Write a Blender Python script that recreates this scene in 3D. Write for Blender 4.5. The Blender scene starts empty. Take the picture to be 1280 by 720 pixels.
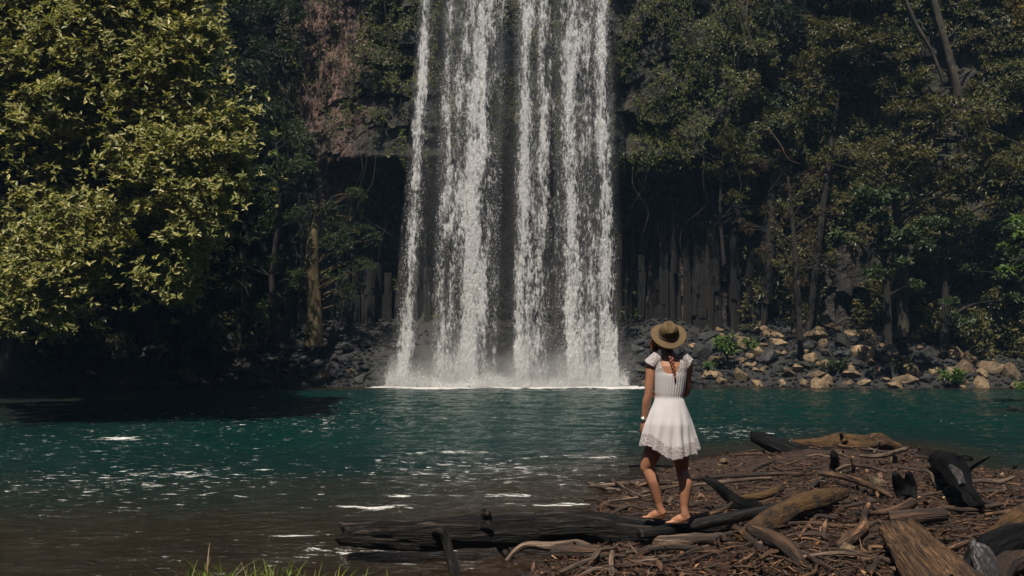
import bpy, bmesh, math, random
import numpy as np
from mathutils import Vector, Matrix

C = bpy.context.scene
COL = C.collection
R = math.radians
rng = np.random.default_rng(7)
random.seed(7)

# ------------------------------------------------------------------ camera, sky, sun, exposure
CAM_H = 2.0
FPX = 1100.0
PITCH = math.atan(51 / FPX)
cam_d = bpy.data.cameras.new('camera')
cam = bpy.data.objects.new('camera', cam_d)
COL.objects.link(cam)
cam_d.lens = 36 * FPX / 1280
cam_d.sensor_width = 36
cam_d.clip_start = 0.05
cam_d.clip_end = 3000
cam.location = (0, 0, CAM_H)
cam.rotation_euler = (math.pi / 2 + PITCH, 0, 0)
C.camera = cam

SUN_DIR = Vector((-0.17, -0.43, 0.885)).normalized()      # towards the sun
sun_el = math.asin(SUN_DIR.z)
sun_az = math.atan2(SUN_DIR.x, SUN_DIR.y)
world = bpy.data.worlds.new('World')
C.world = world
world.use_nodes = True
wn = world.node_tree.nodes
wl = world.node_tree.links
bg = wn['Background']
sky = wn.new('ShaderNodeTexSky')
sky.sky_type = 'NISHITA'
sky.sun_disc = False
sky.sun_elevation = sun_el
sky.sun_rotation = sun_az
wl.new(sky.outputs[0], bg.inputs[0])
bg.inputs[1].default_value = 0.05
sl = bpy.data.lights.new('sun', 'SUN')
sl.energy = 5.0
sl.angle = R(0.55)
sl.color = (1.0, 0.90, 0.75)
sun = bpy.data.objects.new('sun', sl)
COL.objects.link(sun)
sun.rotation_euler = SUN_DIR.to_track_quat('Z', 'Y').to_euler()
sun.location = (-20, 10, 60)
C.view_settings.view_transform = 'Standard'
C.view_settings.look = 'None'
C.view_settings.exposure = 0.32
C.view_settings.gamma = 1
C.cycles.max_bounces = 6
C.cycles.diffuse_bounces = 2
C.cycles.glossy_bounces = 2
C.cycles.transmission_bounces = 3
C.cycles.transparent_max_bounces = 12
C.cycles.volume_bounces = 0
C.cycles.caustics_reflective = False
C.cycles.caustics_refractive = False
C.cycles.use_denoising = True
C.cycles.sample_clamp_indirect = 4

# ------------------------------------------------------------------ maths helpers
def pdir(px, py):
    u = (px - 640) / FPX
    v = (360 - py) / FPX
    return np.array([u, math.cos(PITCH) - v * math.sin(PITCH), math.sin(PITCH) + v * math.cos(PITCH)])

def P(px, py, Y):
    """world point seen at a pixel of the 1280 photo, at distance Y"""
    d = pdir(px, py)
    return np.array([0, 0, CAM_H]) + d * (Y / d[1])

def G(px, py, z=0.0):
    """world point seen at a pixel, at height z"""
    d = pdir(px, py)
    return np.array([0, 0, CAM_H]) + d * ((z - CAM_H) / d[2])

def _hash(ix, iy, iz, seed):
    h = (ix.astype(np.int64) * 374761393 + iy.astype(np.int64) * 668265263 + iz.astype(np.int64) * 2147483647 + seed * 1274126177) & 0xffffffff
    h = ((h ^ (h >> 13)) * 1274126177) & 0xffffffff
    h = (h ^ (h >> 16)) & 0xffffffff
    h = (h * 2246822519) & 0xffffffff
    h = h ^ (h >> 15)
    return (h & 0xffffff) / float(0xffffff)

def vn(x, y, z=0.0, seed=0):
    """value noise 0..1"""
    x, y, z = np.broadcast_arrays(np.asarray(x, float), np.asarray(y, float), np.asarray(z, float))
    ix, iy, iz = np.floor(x), np.floor(y), np.floor(z)
    fx, fy, fz = x - ix, y - iy, z - iz
    fx, fy, fz = fx * fx * (3 - 2 * fx), fy * fy * (3 - 2 * fy), fz * fz * (3 - 2 * fz)
    r = 0
    for dx in (0, 1):
        for dy in (0, 1):
            for dz in (0, 1):
                w = (fx if dx else 1 - fx) * (fy if dy else 1 - fy) * (fz if dz else 1 - fz)
                r = r + w * _hash(ix + dx, iy + dy, iz + dz, seed)
    return r

def fbm(x, y, z=0.0, seed=0, oct=4):
    r, a, t = 0, 1, 0
    x, y, z = np.asarray(x, float), np.asarray(y, float), np.asarray(z, float)
    for i in range(oct):
        r = r + a * vn(x * 2 ** i, y * 2 ** i, z * 2 ** i, seed + i * 17)
        t += a
        a *= 0.5
    return r / t

def sstep(a, b, x):
    t = np.clip((np.asarray(x, float) - a) / (b - a), 0, 1)
    return t * t * (3 - 2 * t)

def mesh_np(name, V, F, mat=None, smooth=False, attrs=None):
    """F: list of (n,3) / (n,4) index arrays"""
    me = bpy.data.meshes.new(name)
    V = np.asarray(V, dtype=np.float32)
    me.vertices.add(len(V))
    me.vertices.foreach_set('co', V.ravel())
    if not isinstance(F, (list, tuple)):
        F = [F]
    F = [np.asarray(f, dtype=np.int32) for f in F if len(f)]
    nl = sum(f.size for f in F)
    npoly = sum(len(f) for f in F)
    me.loops.add(nl)
    me.polygons.add(npoly)
    me.loops.foreach_set('vertex_index', np.concatenate([f.ravel() for f in F]))
    sizes = np.concatenate([np.full(len(f), f.shape[1]) for f in F])
    starts = np.concatenate([[0], np.cumsum(sizes)[:-1]]).astype(np.int32)
    me.polygons.foreach_set('loop_start', starts)
    me.polygons.foreach_set('use_smooth', np.full(npoly, bool(smooth)))
    if attrs:
        for k, a in attrs.items():
            a = np.asarray(a, dtype=np.float32)
            if a.ndim == 2:
                at = me.attributes.new(k, 'FLOAT_VECTOR', 'POINT')
                at.data.foreach_set('vector', a.ravel())
            else:
                at = me.attributes.new(k, 'FLOAT', 'POINT')
                at.data.foreach_set('value', a)
    me.update(calc_edges=True)
    me.validate()
    if mat:
        me.materials.append(mat)
    return me

def link(name, me, parent=None):
    o = bpy.data.objects.new(name, me)
    COL.objects.link(o)
    if parent is not None:
        o.parent = parent
    return o

def tag(o, label=None, cat=None, group=None, kind=None):
    if label: o['label'] = label
    if cat: o['category'] = cat
    if group: o['group'] = group
    if kind: o['kind'] = kind
    return o

def empty(name, loc, label, cat, group=None):
    o = bpy.data.objects.new(name, None)
    o.location = loc
    o.empty_display_size = 0.1
    COL.objects.link(o)
    return tag(o, label, cat, group)

class MB:
    """collects geometry for one mesh"""
    def __init__(s):
        s.V = []; s.F = {3: [], 4: []}; s.n = 0; s.A = []
    def add(s, V, F, gc=None):
        V = np.asarray(V, float)
        if not isinstance(F, (list, tuple)): F = [F]
        for f in F:
            f = np.asarray(f)
            if len(f): s.F[f.shape[1]].append(f + s.n)
        s.V.append(V)
        s.A.append(np.asarray(gc, float) if gc is not None else V.copy())
        s.n += len(V)
    def tube(s, pts, rad, k=8, seed=0, rough=0.0, stretch=6.0, cap=True, sub=1, jag=0.0, flat=1.0):
        pts = np.asarray(pts, float)
        rad = np.asarray(rad, float) * np.ones(len(pts))
        if sub > 1:
            m = (len(pts) - 1) * sub + 1
            t = np.linspace(0, len(pts) - 1, m)
            # catmull-rom
            i = np.clip(np.floor(t).astype(int), 0, len(pts) - 2)
            f = (t - i)[:, None]
            p1, p2 = pts[i], pts[i + 1]
            p0 = pts[np.maximum(i - 1, 0)]
            p3 = pts[np.minimum(i + 2, len(pts) - 1)]
            npts = 0.5 * ((2 * p1) + (-p0 + p2) * f + (2 * p0 - 5 * p1 + 4 * p2 - p3) * f ** 2 + (-p0 + 3 * p1 - 3 * p2 + p3) * f ** 3)
            rad = np.interp(t, np.arange(len(rad)), rad)
            pts = npts
        n = len(pts)
        T = np.gradient(pts, axis=0)
        T /= np.linalg.norm(T, axis=1)[:, None] + 1e-9
        up = np.array([0, 0, 1.0]) if abs(T[0, 2]) < 0.9 else np.array([0, 1.0, 0])
        Nn = np.zeros_like(T)
        a = up - T[0] * np.dot(up, T[0])
        Nn[0] = a / np.linalg.norm(a)
        for i in range(1, n):
            a = Nn[i - 1] - T[i] * np.dot(Nn[i - 1], T[i])
            Nn[i] = a / (np.linalg.norm(a) + 1e-9)
        B = np.cross(T, Nn)
        s_len = np.concatenate([[0], np.cumsum(np.linalg.norm(np.diff(pts, axis=0), axis=1))])
        th = np.linspace(0, 2 * math.pi, k, endpoint=False)
        ct, st = np.cos(th), np.sin(th)
        rr = rad[:, None] * np.ones((1, k))
        if rough:
            rm = rad.mean()
            q = 1.6
            nz = fbm(ct[None] * q + 5 + seed, st[None] * q + 3, s_len[:, None] / (rm * stretch), seed, 4) - 0.5
            nz2 = np.abs(fbm(ct[None] * 4 + 9, st[None] * 4 + seed, s_len[:, None] / (rm * stretch * 1.3), seed + 5, 3) - 0.5)
            rr = rr * (1 + rough * nz * 2 - rough * nz2 * 1.2)
        off = np.zeros((n, k))
        if jag:
            jn = (vn(th * 2.3, seed, 0, seed) - 0.2) * jag
            off[0] = -jn; off[-1] = jn[::-1]
        V = pts[:, None, :] + rr[..., None] * (ct[None, :, None] * Nn[:, None] * flat + st[None, :, None] * B[:, None]) + off[..., None] * T[:, None]
        gc = np.stack([ct[None] * rr, st[None] * rr, s_len[:, None] * np.ones((1, k)) + seed * 3.1], -1)
        V = V.reshape(-1, 3); gc = gc.reshape(-1, 3)
        i, j = np.meshgrid(np.arange(n - 1), np.arange(k), indexing='ij')
        j2 = (j + 1) % k
        q4 = np.stack([i * k + j, i * k + j2, (i + 1) * k + j2, (i + 1) * k + j], -1).reshape(-1, 4)
        F = [q4]
        if cap:
            c0, c1 = len(V), len(V) + 1
            V = np.vstack([V, pts[0] + T[0] * jag * 0.3, pts[-1] - T[-1] * jag * 0.3])
            gc = np.vstack([gc, [[0, 0, seed * 3.1]], [[0, 0, s_len[-1] + seed * 3.1]]])
            jj = np.arange(k)
            F.append(np.stack([np.full(k, c0), (jj + 1) % k, jj], -1))
            F.append(np.stack([np.full(k, c1), (n - 1) * k + jj, (n - 1) * k + (jj + 1) % k], -1))
        s.add(V, F, gc)
        return s
    def mesh(s, name, mat, smooth=True):
        return mesh_np(name, np.vstack(s.V), [np.vstack(v) for v in s.F.values() if v], mat, smooth, {'gc': np.vstack(s.A)})
    def build(s, name, mat, parent=None, smooth=True):
        return link(name, s.mesh(name, mat, smooth), parent)

# ------------------------------------------------------------------ materials
def new_mat(name):
    m = bpy.data.materials.new(name)
    m.use_nodes = True
    nt = m.node_tree
    return m, nt, nt.nodes['Principled BSDF'], nt.nodes['Material Output']

def N(nt, typ, **kw):
    n = nt.nodes.new(typ)
    for k, v in kw.items():
        if k.startswith('i_'):
            n.inputs[k[2:].replace('_', ' ')].default_value = v
        else:
            setattr(n, k, v)
    return n

def ramp(nt, fac, stops, interp='LINEAR'):
    r = nt.nodes.new('ShaderNodeValToRGB')
    r.color_ramp.interpolation = interp
    el = r.color_ramp.elements
    while len(el) > 1: el.remove(el[0])
    el[0].position = stops[0][0]; el[0].color = (*stops[0][1], 1)
    for p, c in stops[1:]:
        e = el.new(p); e.color = (*c, 1)
    nt.links.new(fac, r.inputs[0])
    return r.outputs[0]

def mathn(nt, op, a, b=None, clamp=False):
    n = nt.nodes.new('ShaderNodeMath'); n.operation = op; n.use_clamp = clamp
    for i, v in enumerate((a, b)):
        if v is None: continue
        if isinstance(v, (int, float)): n.inputs[i].default_value = v
        else: nt.links.new(v, n.inputs[i])
    return n.outputs[0]

def mixc(nt, fac, a, b, mode='MIX'):
    n = nt.nodes.new('ShaderNodeMix'); n.data_type = 'RGBA'; n.blend_type = mode
    for i, v in ((0, fac), (6, a), (7, b)):
        if isinstance(v, (int, float)): n.inputs[i].default_value = v
        elif isinstance(v, tuple): n.inputs[i].default_value = (*v, 1)
        else: nt.links.new(v, n.inputs[i])
    return n.outputs[2]

def noise(nt, vec, scale, detail=4, rough=0.55, dist=0.0):
    n = nt.nodes.new('ShaderNodeTexNoise')
    n.inputs['Scale'].default_value = scale
    n.inputs['Detail'].default_value = detail
    n.inputs['Roughness'].default_value = rough
    n.inputs['Distortion'].default_value = dist
    if vec is not None: nt.links.new(vec, n.inputs['Vector'])
    return n.outputs[0]

def mapping(nt, vec, scale=(1, 1, 1), loc=(0, 0, 0)):
    n = nt.nodes.new('ShaderNodeMapping')
    n.inputs['Scale'].default_value = scale
    n.inputs['Location'].default_value = loc
    nt.links.new(vec, n.inputs['Vector'])
    return n.outputs[0]

def bump(nt, h, strength=0.5, dist=0.02, normal=None):
    n = nt.nodes.new('ShaderNodeBump')
    n.inputs['Strength'].default_value = strength
    n.inputs['Distance'].default_value = dist
    nt.links.new(h, n.inputs['Height'])
    if normal is not None: nt.links.new(normal, n.inputs['Normal'])
    return n.outputs[0]

def objco(nt):
    return nt.nodes.new('ShaderNodeTexCoord').outputs['Object']

def attr(nt, name, out='Vector'):
    n = nt.nodes.new('ShaderNodeAttribute'); n.attribute_name = name
    return n.outputs[out]

def leaf_mat(name, stops, trans=0.3, rough=0.45, spec=0.35):
    m, nt, p, out = new_mat(name)
    g = nt.nodes.new('ShaderNodeNewGeometry')
    c = ramp(nt, g.outputs['Random Per Island'], stops)
    nt.links.new(c, p.inputs['Base Color'])
    p.inputs['Roughness'].default_value = rough
    p.inputs['Specular IOR Level'].default_value = spec
    t = nt.nodes.new('ShaderNodeBsdfTranslucent')
    hs = N(nt, 'ShaderNodeHueSaturation'); hs.inputs['Saturation'].default_value = 1.2; hs.inputs['Value'].default_value = 1.5
    nt.links.new(c, hs.inputs['Color'])
    nt.links.new(hs.outputs[0], t.inputs[0])
    mx = nt.nodes.new('ShaderNodeMixShader'); mx.inputs[0].default_value = trans
    nt.links.new(p.outputs[0], mx.inputs[1]); nt.links.new(t.outputs[0], mx.inputs[2])
    nt.links.new(mx.outputs[0], out.inputs[0])
    return m

M = {}
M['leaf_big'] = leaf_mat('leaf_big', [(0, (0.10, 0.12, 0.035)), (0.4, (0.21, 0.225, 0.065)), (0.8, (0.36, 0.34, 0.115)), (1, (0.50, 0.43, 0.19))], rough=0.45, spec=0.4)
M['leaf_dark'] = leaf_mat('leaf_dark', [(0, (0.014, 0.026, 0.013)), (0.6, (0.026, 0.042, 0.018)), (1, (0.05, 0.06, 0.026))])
M['leaf_olive'] = leaf_mat('leaf_olive', [(0, (0.022, 0.030, 0.009)), (0.5, (0.052, 0.055, 0.014)), (1, (0.14, 0.115, 0.034))])
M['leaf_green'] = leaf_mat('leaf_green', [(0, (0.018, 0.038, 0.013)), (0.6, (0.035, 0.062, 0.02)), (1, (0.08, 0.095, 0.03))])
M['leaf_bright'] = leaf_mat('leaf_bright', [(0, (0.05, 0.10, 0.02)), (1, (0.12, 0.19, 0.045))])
M['leaf_yellow'] = leaf_mat('leaf_yellow', [(0, (0.10, 0.09, 0.03)), (1, (0.24, 0.18, 0.06))])
M['leaf_dead'] = leaf_mat('leaf_dead', [(0, (0.04, 0.026, 0.013)), (0.6, (0.06, 0.045, 0.02)), (1, (0.13, 0.085, 0.045))])
M['ivy'] = leaf_mat('ivy', [(0, (0.026, 0.042, 0.009)), (0.6, (0.058, 0.074, 0.015)), (1, (0.15, 0.145, 0.03))])
M['grass'] = leaf_mat('grass', [(0, (0.07, 0.13, 0.015)), (0.75, (0.20, 0.25, 0.05)), (0.85, (0.30, 0.28, 0.10)), (1, (0.22, 0.12, 0.05))], trans=0.45)
M['litter'] = leaf_mat('litter', [(0, (0.008, 0.004, 0.003)), (0.45, (0.034, 0.015, 0.008)), (0.8, (0.095, 0.041, 0.019)), (0.95, (0.19, 0.095, 0.048)), (1, (0.36, 0.23, 0.13))], trans=0.05, rough=0.6)

def wood_mat(name, c0, c1, c2, rough=0.75, grain=(26, 26, 2.2), bstr=0.8, moss=None, spec=0.5):
    m, nt, p, out = new_mat(name)
    gc = attr(nt, 'gc')
    n1 = noise(nt, mapping(nt, gc, grain), 1.0, 6, 0.6, 0.4)
    n2 = noise(nt, mapping(nt, gc, (4, 4, 1.5)), 1.0, 4)
    c = ramp(nt, n1, [(0.38, c0), (0.5, c1), (0.64, c2)])
    c = mixc(nt, ramp(nt, n2, [(0.4, (0, 0, 0)), (0.62, (.85, .85, .85))]), c, c0)
    if moss:
        n3 = noise(nt, objco(nt), 5, 5)
        f = ramp(nt, n3, [(0.42, (0, 0, 0)), (0.6, (1, 1, 1))])
        c = mixc(nt, f, c, moss)
    nt.links.new(c, p.inputs['Base Color'])
    p.inputs['Roughness'].default_value = rough
    p.inputs['Specular IOR Level'].default_value = spec
    h = mathn(nt, 'ADD', n1, mathn(nt, 'MULTIPLY', noise(nt, mapping(nt, gc, (90, 90, 9)), 1.0, 3), 0.4))
    nt.links.new(bump(nt, h, bstr, 0.05), p.inputs['Normal'])
    return m

M['wood_black'] = wood_mat('wood_black', (0.002, 0.002, 0.002), (0.005, 0.004, 0.004), (0.07, 0.053, 0.045), 0.6, bstr=1.0, spec=0.2)
M['wood_char'] = wood_mat('wood_char', (0.0012, 0.0012, 0.0015), (0.003, 0.003, 0.0035), (0.016, 0.016, 0.02), 0.6, bstr=1.0, spec=0.15)
M['wood_smooth'] = wood_mat('wood_smooth', (0.005, 0.0045, 0.0045), (0.011, 0.010, 0.010), (0.045, 0.04, 0.038), 0.45, bstr=0.6, spec=0.25)
M['wood_grey'] = wood_mat('wood_grey', (0.022, 0.014, 0.010), (0.10, 0.066, 0.046), (0.27, 0.19, 0.14), 0.75)
M['wood_tan'] = wood_mat('wood_tan', (0.012, 0.006, 0.003), (0.075, 0.036, 0.017), (0.29, 0.155, 0.08), 0.75)
M['wood_brown'] = wood_mat('wood_brown', (0.010, 0.006, 0.004), (0.038, 0.02, 0.012), (0.12, 0.06, 0.03), 0.75)
M['wood_moss'] = wood_mat('wood_moss', (0.010, 0.005, 0.002), (0.042, 0.021, 0.007), (0.12, 0.058, 0.018), 0.9, (18, 18, 12), 1.0, (0.075, 0.038, 0.010))
M['wood_split'] = wood_mat('wood_split', (0.020, 0.010, 0.005), (0.09, 0.045, 0.018), (0.22, 0.12, 0.055), 0.75, (60, 60, 2.2), 1.0)
M['wood_ash'] = wood_mat('wood_ash', (0.008, 0.007, 0.008), (0.05, 0.046, 0.05), (0.24, 0.225, 0.24), 0.8, (40, 40, 8), 0.8)
M['bark'] = wood_mat('bark', (0.006, 0.005, 0.004), (0.014, 0.011, 0.008), (0.04, 0.03, 0.02), 0.85, (12, 12, 3))
M['bark_pale'] = wood_mat('bark_pale', (0.02, 0.017, 0.012), (0.05, 0.04, 0.028), (0.12, 0.098, 0.066), 0.85, (9, 9, 3))
M['bark_gold'] = wood_mat('bark_gold', (0.04, 0.026, 0.013), (0.12, 0.075, 0.032), (0.24, 0.16, 0.075), 0.85, (7, 7, 2), 1.0, (0.06, 0.055, 0.018))

def rock_mat(name, c0, c1, c2, moss=(0.035, 0.04, 0.015)):
    m, nt, p, out = new_mat(name)
    oc = objco(nt)
    oi = nt.nodes.new('ShaderNodeObjectInfo')
    add = nt.nodes.new('ShaderNodeVectorMath'); add.operation = 'ADD'
    sc = mathn(nt, 'MULTIPLY', oi.outputs['Random'], 37.0)
    nt.links.new(oc, add.inputs[0]); nt.links.new(sc, add.inputs[1])
    v = add.outputs[0]
    n1 = noise(nt, v, 3, 8, 0.65)
    n2 = noise(nt, v, 16, 5, 0.7)
    c = ramp(nt, n1, [(0.3, c0), (0.5, c1), (0.7, c2)])
    c = mixc(nt, ramp(nt, n2, [(0.5, (0, 0, 0)), (0.62, (1, 1, 1))]), c, c0)
    c = mixc(nt, ramp(nt, noise(nt, v, 1.7, 3), [(0.55, (0, 0, 0)), (0.68, (.75, .75, .75))]), c, moss)
    hs = N(nt, 'ShaderNodeHueSaturation')
    nt.links.new(c, hs.inputs['Color'])
    nt.links.new(mathn(nt, 'ADD', mathn(nt, 'MULTIPLY', oi.outputs['Random'], 0.7), 0.62), hs.inputs['Value'])
    nt.links.new(hs.outputs[0], p.inputs['Base Color'])
    p.inputs['Roughness'].default_value = 0.8
    nt.links.new(bump(nt, mathn(nt, 'ADD', n1, mathn(nt, 'MULTIPLY', n2, 0.5)), 1.0, 0.06), p.inputs['Normal'])
    return m
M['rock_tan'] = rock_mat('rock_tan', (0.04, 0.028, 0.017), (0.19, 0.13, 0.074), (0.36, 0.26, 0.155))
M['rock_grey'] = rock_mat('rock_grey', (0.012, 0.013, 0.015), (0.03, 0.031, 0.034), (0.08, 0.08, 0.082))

# cliff
def cliff_mat():
    m, nt, p, out = new_mat('cliff_rock')
    oc = objco(nt)
    n1 = noise(nt, mapping(nt, oc, (1.2, 1.2, 0.35)), 1.0, 8, 0.65, 0.3)
    n2 = noise(nt, mapping(nt, oc, (7, 7, 1.6)), 1.0, 6, 0.65)
    c = ramp(nt, n1, [(0.3, (0.007, 0.007, 0.008)), (0.5, (0.022, 0.018, 0.015)), (0.7, (0.07, 0.052, 0.036))])
    red = ramp(nt, n2, [(0.3, (0.02, 0.012, 0.009)), (0.5, (0.10, 0.056, 0.043)), (0.66, (0.27, 0.165, 0.13))])
    c = mixc(nt, attr(nt, 'red', 'Fac'), c, red)
    mo = ramp(nt, noise(nt, oc, 0.9, 6, 0.7), [(0.46, (0, 0, 0)), (0.6, (0.8, 0.8, 0.8))])
    mo2 = mathn(nt, 'MULTIPLY', mo, attr(nt, 'moss', 'Fac'))
    c = mixc(nt, mo2, c, (0.028, 0.034, 0.012))
    c = mixc(nt, attr(nt, 'damp_shade', 'Fac'), c, (0.010, 0.013, 0.014))  # wet rock, with the undercut's shade painted in
    nt.links.new(c, p.inputs['Base Color'])
    p.inputs['Roughness'].default_value = 0.75
    h = mathn(nt, 'ADD', n1, mathn(nt, 'MULTIPLY', n2, 0.6))
    h = mathn(nt, 'ADD', h, mathn(nt, 'MULTIPLY', noise(nt, oc, 9, 5), 0.3))
    nt.links.new(bump(nt, h, 1.0, 0.25), p.inputs['Normal'])
    return m
M['cliff'] = cliff_mat()

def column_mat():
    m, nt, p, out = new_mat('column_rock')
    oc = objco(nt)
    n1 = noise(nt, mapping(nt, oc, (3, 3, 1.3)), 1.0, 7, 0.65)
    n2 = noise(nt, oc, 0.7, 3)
    c = ramp(nt, n1, [(0.40, (0.003, 0.003, 0.003)), (0.55, (0.010, 0.008, 0.006)), (0.68, (0.13, 0.075, 0.034))])  # rock tone darkened to stand in for the overhang's shade
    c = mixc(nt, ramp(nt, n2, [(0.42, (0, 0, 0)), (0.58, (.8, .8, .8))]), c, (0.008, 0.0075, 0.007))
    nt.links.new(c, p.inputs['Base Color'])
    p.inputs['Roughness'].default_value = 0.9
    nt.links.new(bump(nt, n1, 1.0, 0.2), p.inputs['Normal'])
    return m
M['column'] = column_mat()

def soil_mat():
    m, nt, p, out = new_mat('soil')
    oc = objco(nt)
    n1 = noise(nt, oc, 3, 8, 0.7)
    n2 = noise(nt, oc, 40, 6, 0.7)
    c = ramp(nt, n2, [(0.3, (0.006, 0.003, 0.002)), (0.5, (0.024, 0.012, 0.007)), (0.7, (0.08, 0.040, 0.021))])
    c = mixc(nt, mathn(nt, 'MULTIPLY', n1, 0.6), c, (0.05, 0.026, 0.016))
    c = mixc(nt, attr(nt, 'wet', 'Fac'), c, (0.055, 0.030, 0.015))
    c = mixc(nt, attr(nt, 'scree', 'Fac'), c, (0.018, 0.017, 0.017))
    nt.links.new(c, p.inputs['Base Color'])
    p.inputs['Roughness'].default_value = 0.85
    nt.links.new(bump(nt, mathn(nt, 'ADD', n1, n2), 1.0, 0.04), p.inputs['Normal'])
    return m
M['soil'] = soil_mat()

def water_mat():
    m, nt, p, out = new_mat('pool_water')
    oc = objco(nt)
    dep = attr(nt, 'depth', 'Fac'); fm = attr(nt, 'foam_glint', 'Fac')  # depth also carries the shade painted at the far left
    n0 = noise(nt, mapping(nt, oc, (0.25, 0.5, 1)), 1.0, 4)
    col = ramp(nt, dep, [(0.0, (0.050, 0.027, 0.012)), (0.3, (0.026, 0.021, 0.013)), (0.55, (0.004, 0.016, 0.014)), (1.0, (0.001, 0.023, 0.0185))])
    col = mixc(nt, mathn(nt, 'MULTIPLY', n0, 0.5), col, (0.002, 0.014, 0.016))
    # small ripples
    w1 = noise(nt, mapping(nt, oc, (2.2, 6.0, 1)), 1.0, 5, 0.6, 0.6)
    w2 = noise(nt, mapping(nt, oc, (9, 24, 1)), 1.0, 4, 0.6, 0.4)
    h = mathn(nt, 'ADD', w1, mathn(nt, 'MULTIPLY', w2, 0.35))
    nb = bump(nt, h, 1.0, 0.08)
    nt.links.new(nb, p.inputs['Normal'])
    # foam on the surface, with white glints painted in as flecks
    f1 = noise(nt, mapping(nt, oc, (3.6, 15.0, 1)), 1.0, 6, 0.62, 0.3)
    f2 = noise(nt, mapping(nt, oc, (25, 60, 1)), 1.0, 4, 0.7)
    ff = mathn(nt, 'ADD', mathn(nt, 'ADD', f1, mathn(nt, 'MULTIPLY', fm, 0.5)), mathn(nt, 'MULTIPLY', mathn(nt, 'SUBTRACT', f2, 0.5), 0.35))
    ff = ramp(nt, ff, [(0.675, (0, 0, 0)), (0.76, (.9, .9, .9))])
    c2 = mixc(nt, ff, col, (0.75, 0.75, 0.74))
    nt.links.new(c2, p.inputs['Base Color'])
    nt.links.new(mathn(nt, 'ADD', mathn(nt, 'MULTIPLY', ff, 0.5), 0.06), p.inputs['Roughness'])
    p.inputs['IOR'].default_value = 1.33
    # shallow water lets the mud show
    al = ramp(nt, dep, [(0.0, (0.25,) * 3), (0.3, (0.8,) * 3), (0.5, (1, 1, 1))])
    tr = nt.nodes.new('ShaderNodeBsdfTransparent'); tr.inputs[0].default_value = (0.75, 0.6, 0.42, 1)
    gl = nt.nodes.new('ShaderNodeBsdfGlossy'); gl.inputs['Roughness'].default_value = 0.06
    nt.links.new(nb, gl.inputs['Normal'])
    fr = nt.nodes.new('ShaderNodeFresnel'); fr.inputs[0].default_value = 1.33; nt.links.new(nb, fr.inputs['Normal'])
    thin = nt.nodes.new('ShaderNodeMixShader')
    nt.links.new(fr.outputs[0], thin.inputs[0]); nt.links.new(tr.outputs[0], thin.inputs[1]); nt.links.new(gl.outputs[0], thin.inputs[2])
    mx = nt.nodes.new('ShaderNodeMixShader')
    nt.links.new(mathn(nt, 'MAXIMUM', al, ff), mx.inputs[0])
    nt.links.new(thin.outputs[0], mx.inputs[1]); nt.links.new(p.outputs[0], mx.inputs[2])
    nt.links.new(mx.outputs[0], out.inputs[0])
    return m
M['water'] = water_mat()

def fall_mat(name, seed):
    m, nt, p, out = new_mat(name)
    oc = objco(nt)
    d = attr(nt, 'dens', 'Fac')
    v = mapping(nt, oc, (4.4, 4.4, 1.2), (seed * 7.3, seed * 1.1, seed * 3.7))
    n1 = noise(nt, v, 1.0, 3, 0.55, 0.25)
    v2 = mapping(nt, oc, (12, 12, 4.2), (seed * 2.3, seed * 5.1, seed))
    n2 = noise(nt, v2, 1.0, 6, 0.72, 0.3)
    s = mathn(nt, 'ADD', mathn(nt, 'MULTIPLY', mathn(nt, 'SUBTRACT', n1, 0.5), 0.9), mathn(nt, 'MULTIPLY', mathn(nt, 'SUBTRACT', n2, 0.5), 2.0))
    s = mathn(nt, 'ADD', s, d)
    a = ramp(nt, s, [(0.30, (0, 0, 0)), (0.46, (0.16,) * 3), (0.74, (1.0,) * 3)])
    a = mathn(nt, 'MULTIPLY', a, ramp(nt, d, [(0.0, (0, 0, 0)), (0.15, (1, 1, 1))]))
    a = mathn(nt, 'ADD', a, attr(nt, 'veil', 'Fac'), True)
    p.inputs['Base Color'].default_value = (0.86, 0.86, 0.88, 1)
    p.inputs['Roughness'].default_value = 0.5
    nt.links.new(bump(nt, s, 0.8, 0.12), p.inputs['Normal'])
    t = nt.nodes.new('ShaderNodeBsdfTranslucent'); t.inputs[0].default_value = (0.8, 0.82, 0.84, 1)
    mt = nt.nodes.new('ShaderNodeMixShader'); mt.inputs[0].default_value = 0.2
    nt.links.new(p.outputs[0], mt.inputs[1]); nt.links.new(t.outputs[0], mt.inputs[2])
    tr = nt.nodes.new('ShaderNodeBsdfTransparent')
    mx = nt.nodes.new('ShaderNodeMixShader')
    nt.links.new(a, mx.inputs[0]); nt.links.new(tr.outputs[0], mx.inputs[1]); nt.links.new(mt.outputs[0], mx.inputs[2])
    nt.links.new(mx.outputs[0], out.inputs[0])
    return m

def plain(name, col, rough=0.6, spec=0.5, metal=0.0):
    m, nt, p, out = new_mat(name)
    oc = objco(nt)
    n = noise(nt, oc, 30, 4)
    c = mixc(nt, mathn(nt, 'MULTIPLY', n, 0.4), col, tuple(x * 0.6 for x in col))
    nt.links.new(c, p.inputs['Base Color'])
    p.inputs['Roughness'].default_value = rough
    p.inputs['Specular IOR Level'].default_value = spec
    p.inputs['Metallic'].default_value = metal
    return m
M['droplet'] = plain('droplet', (0.85, 0.85, 0.86), 0.3)

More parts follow.
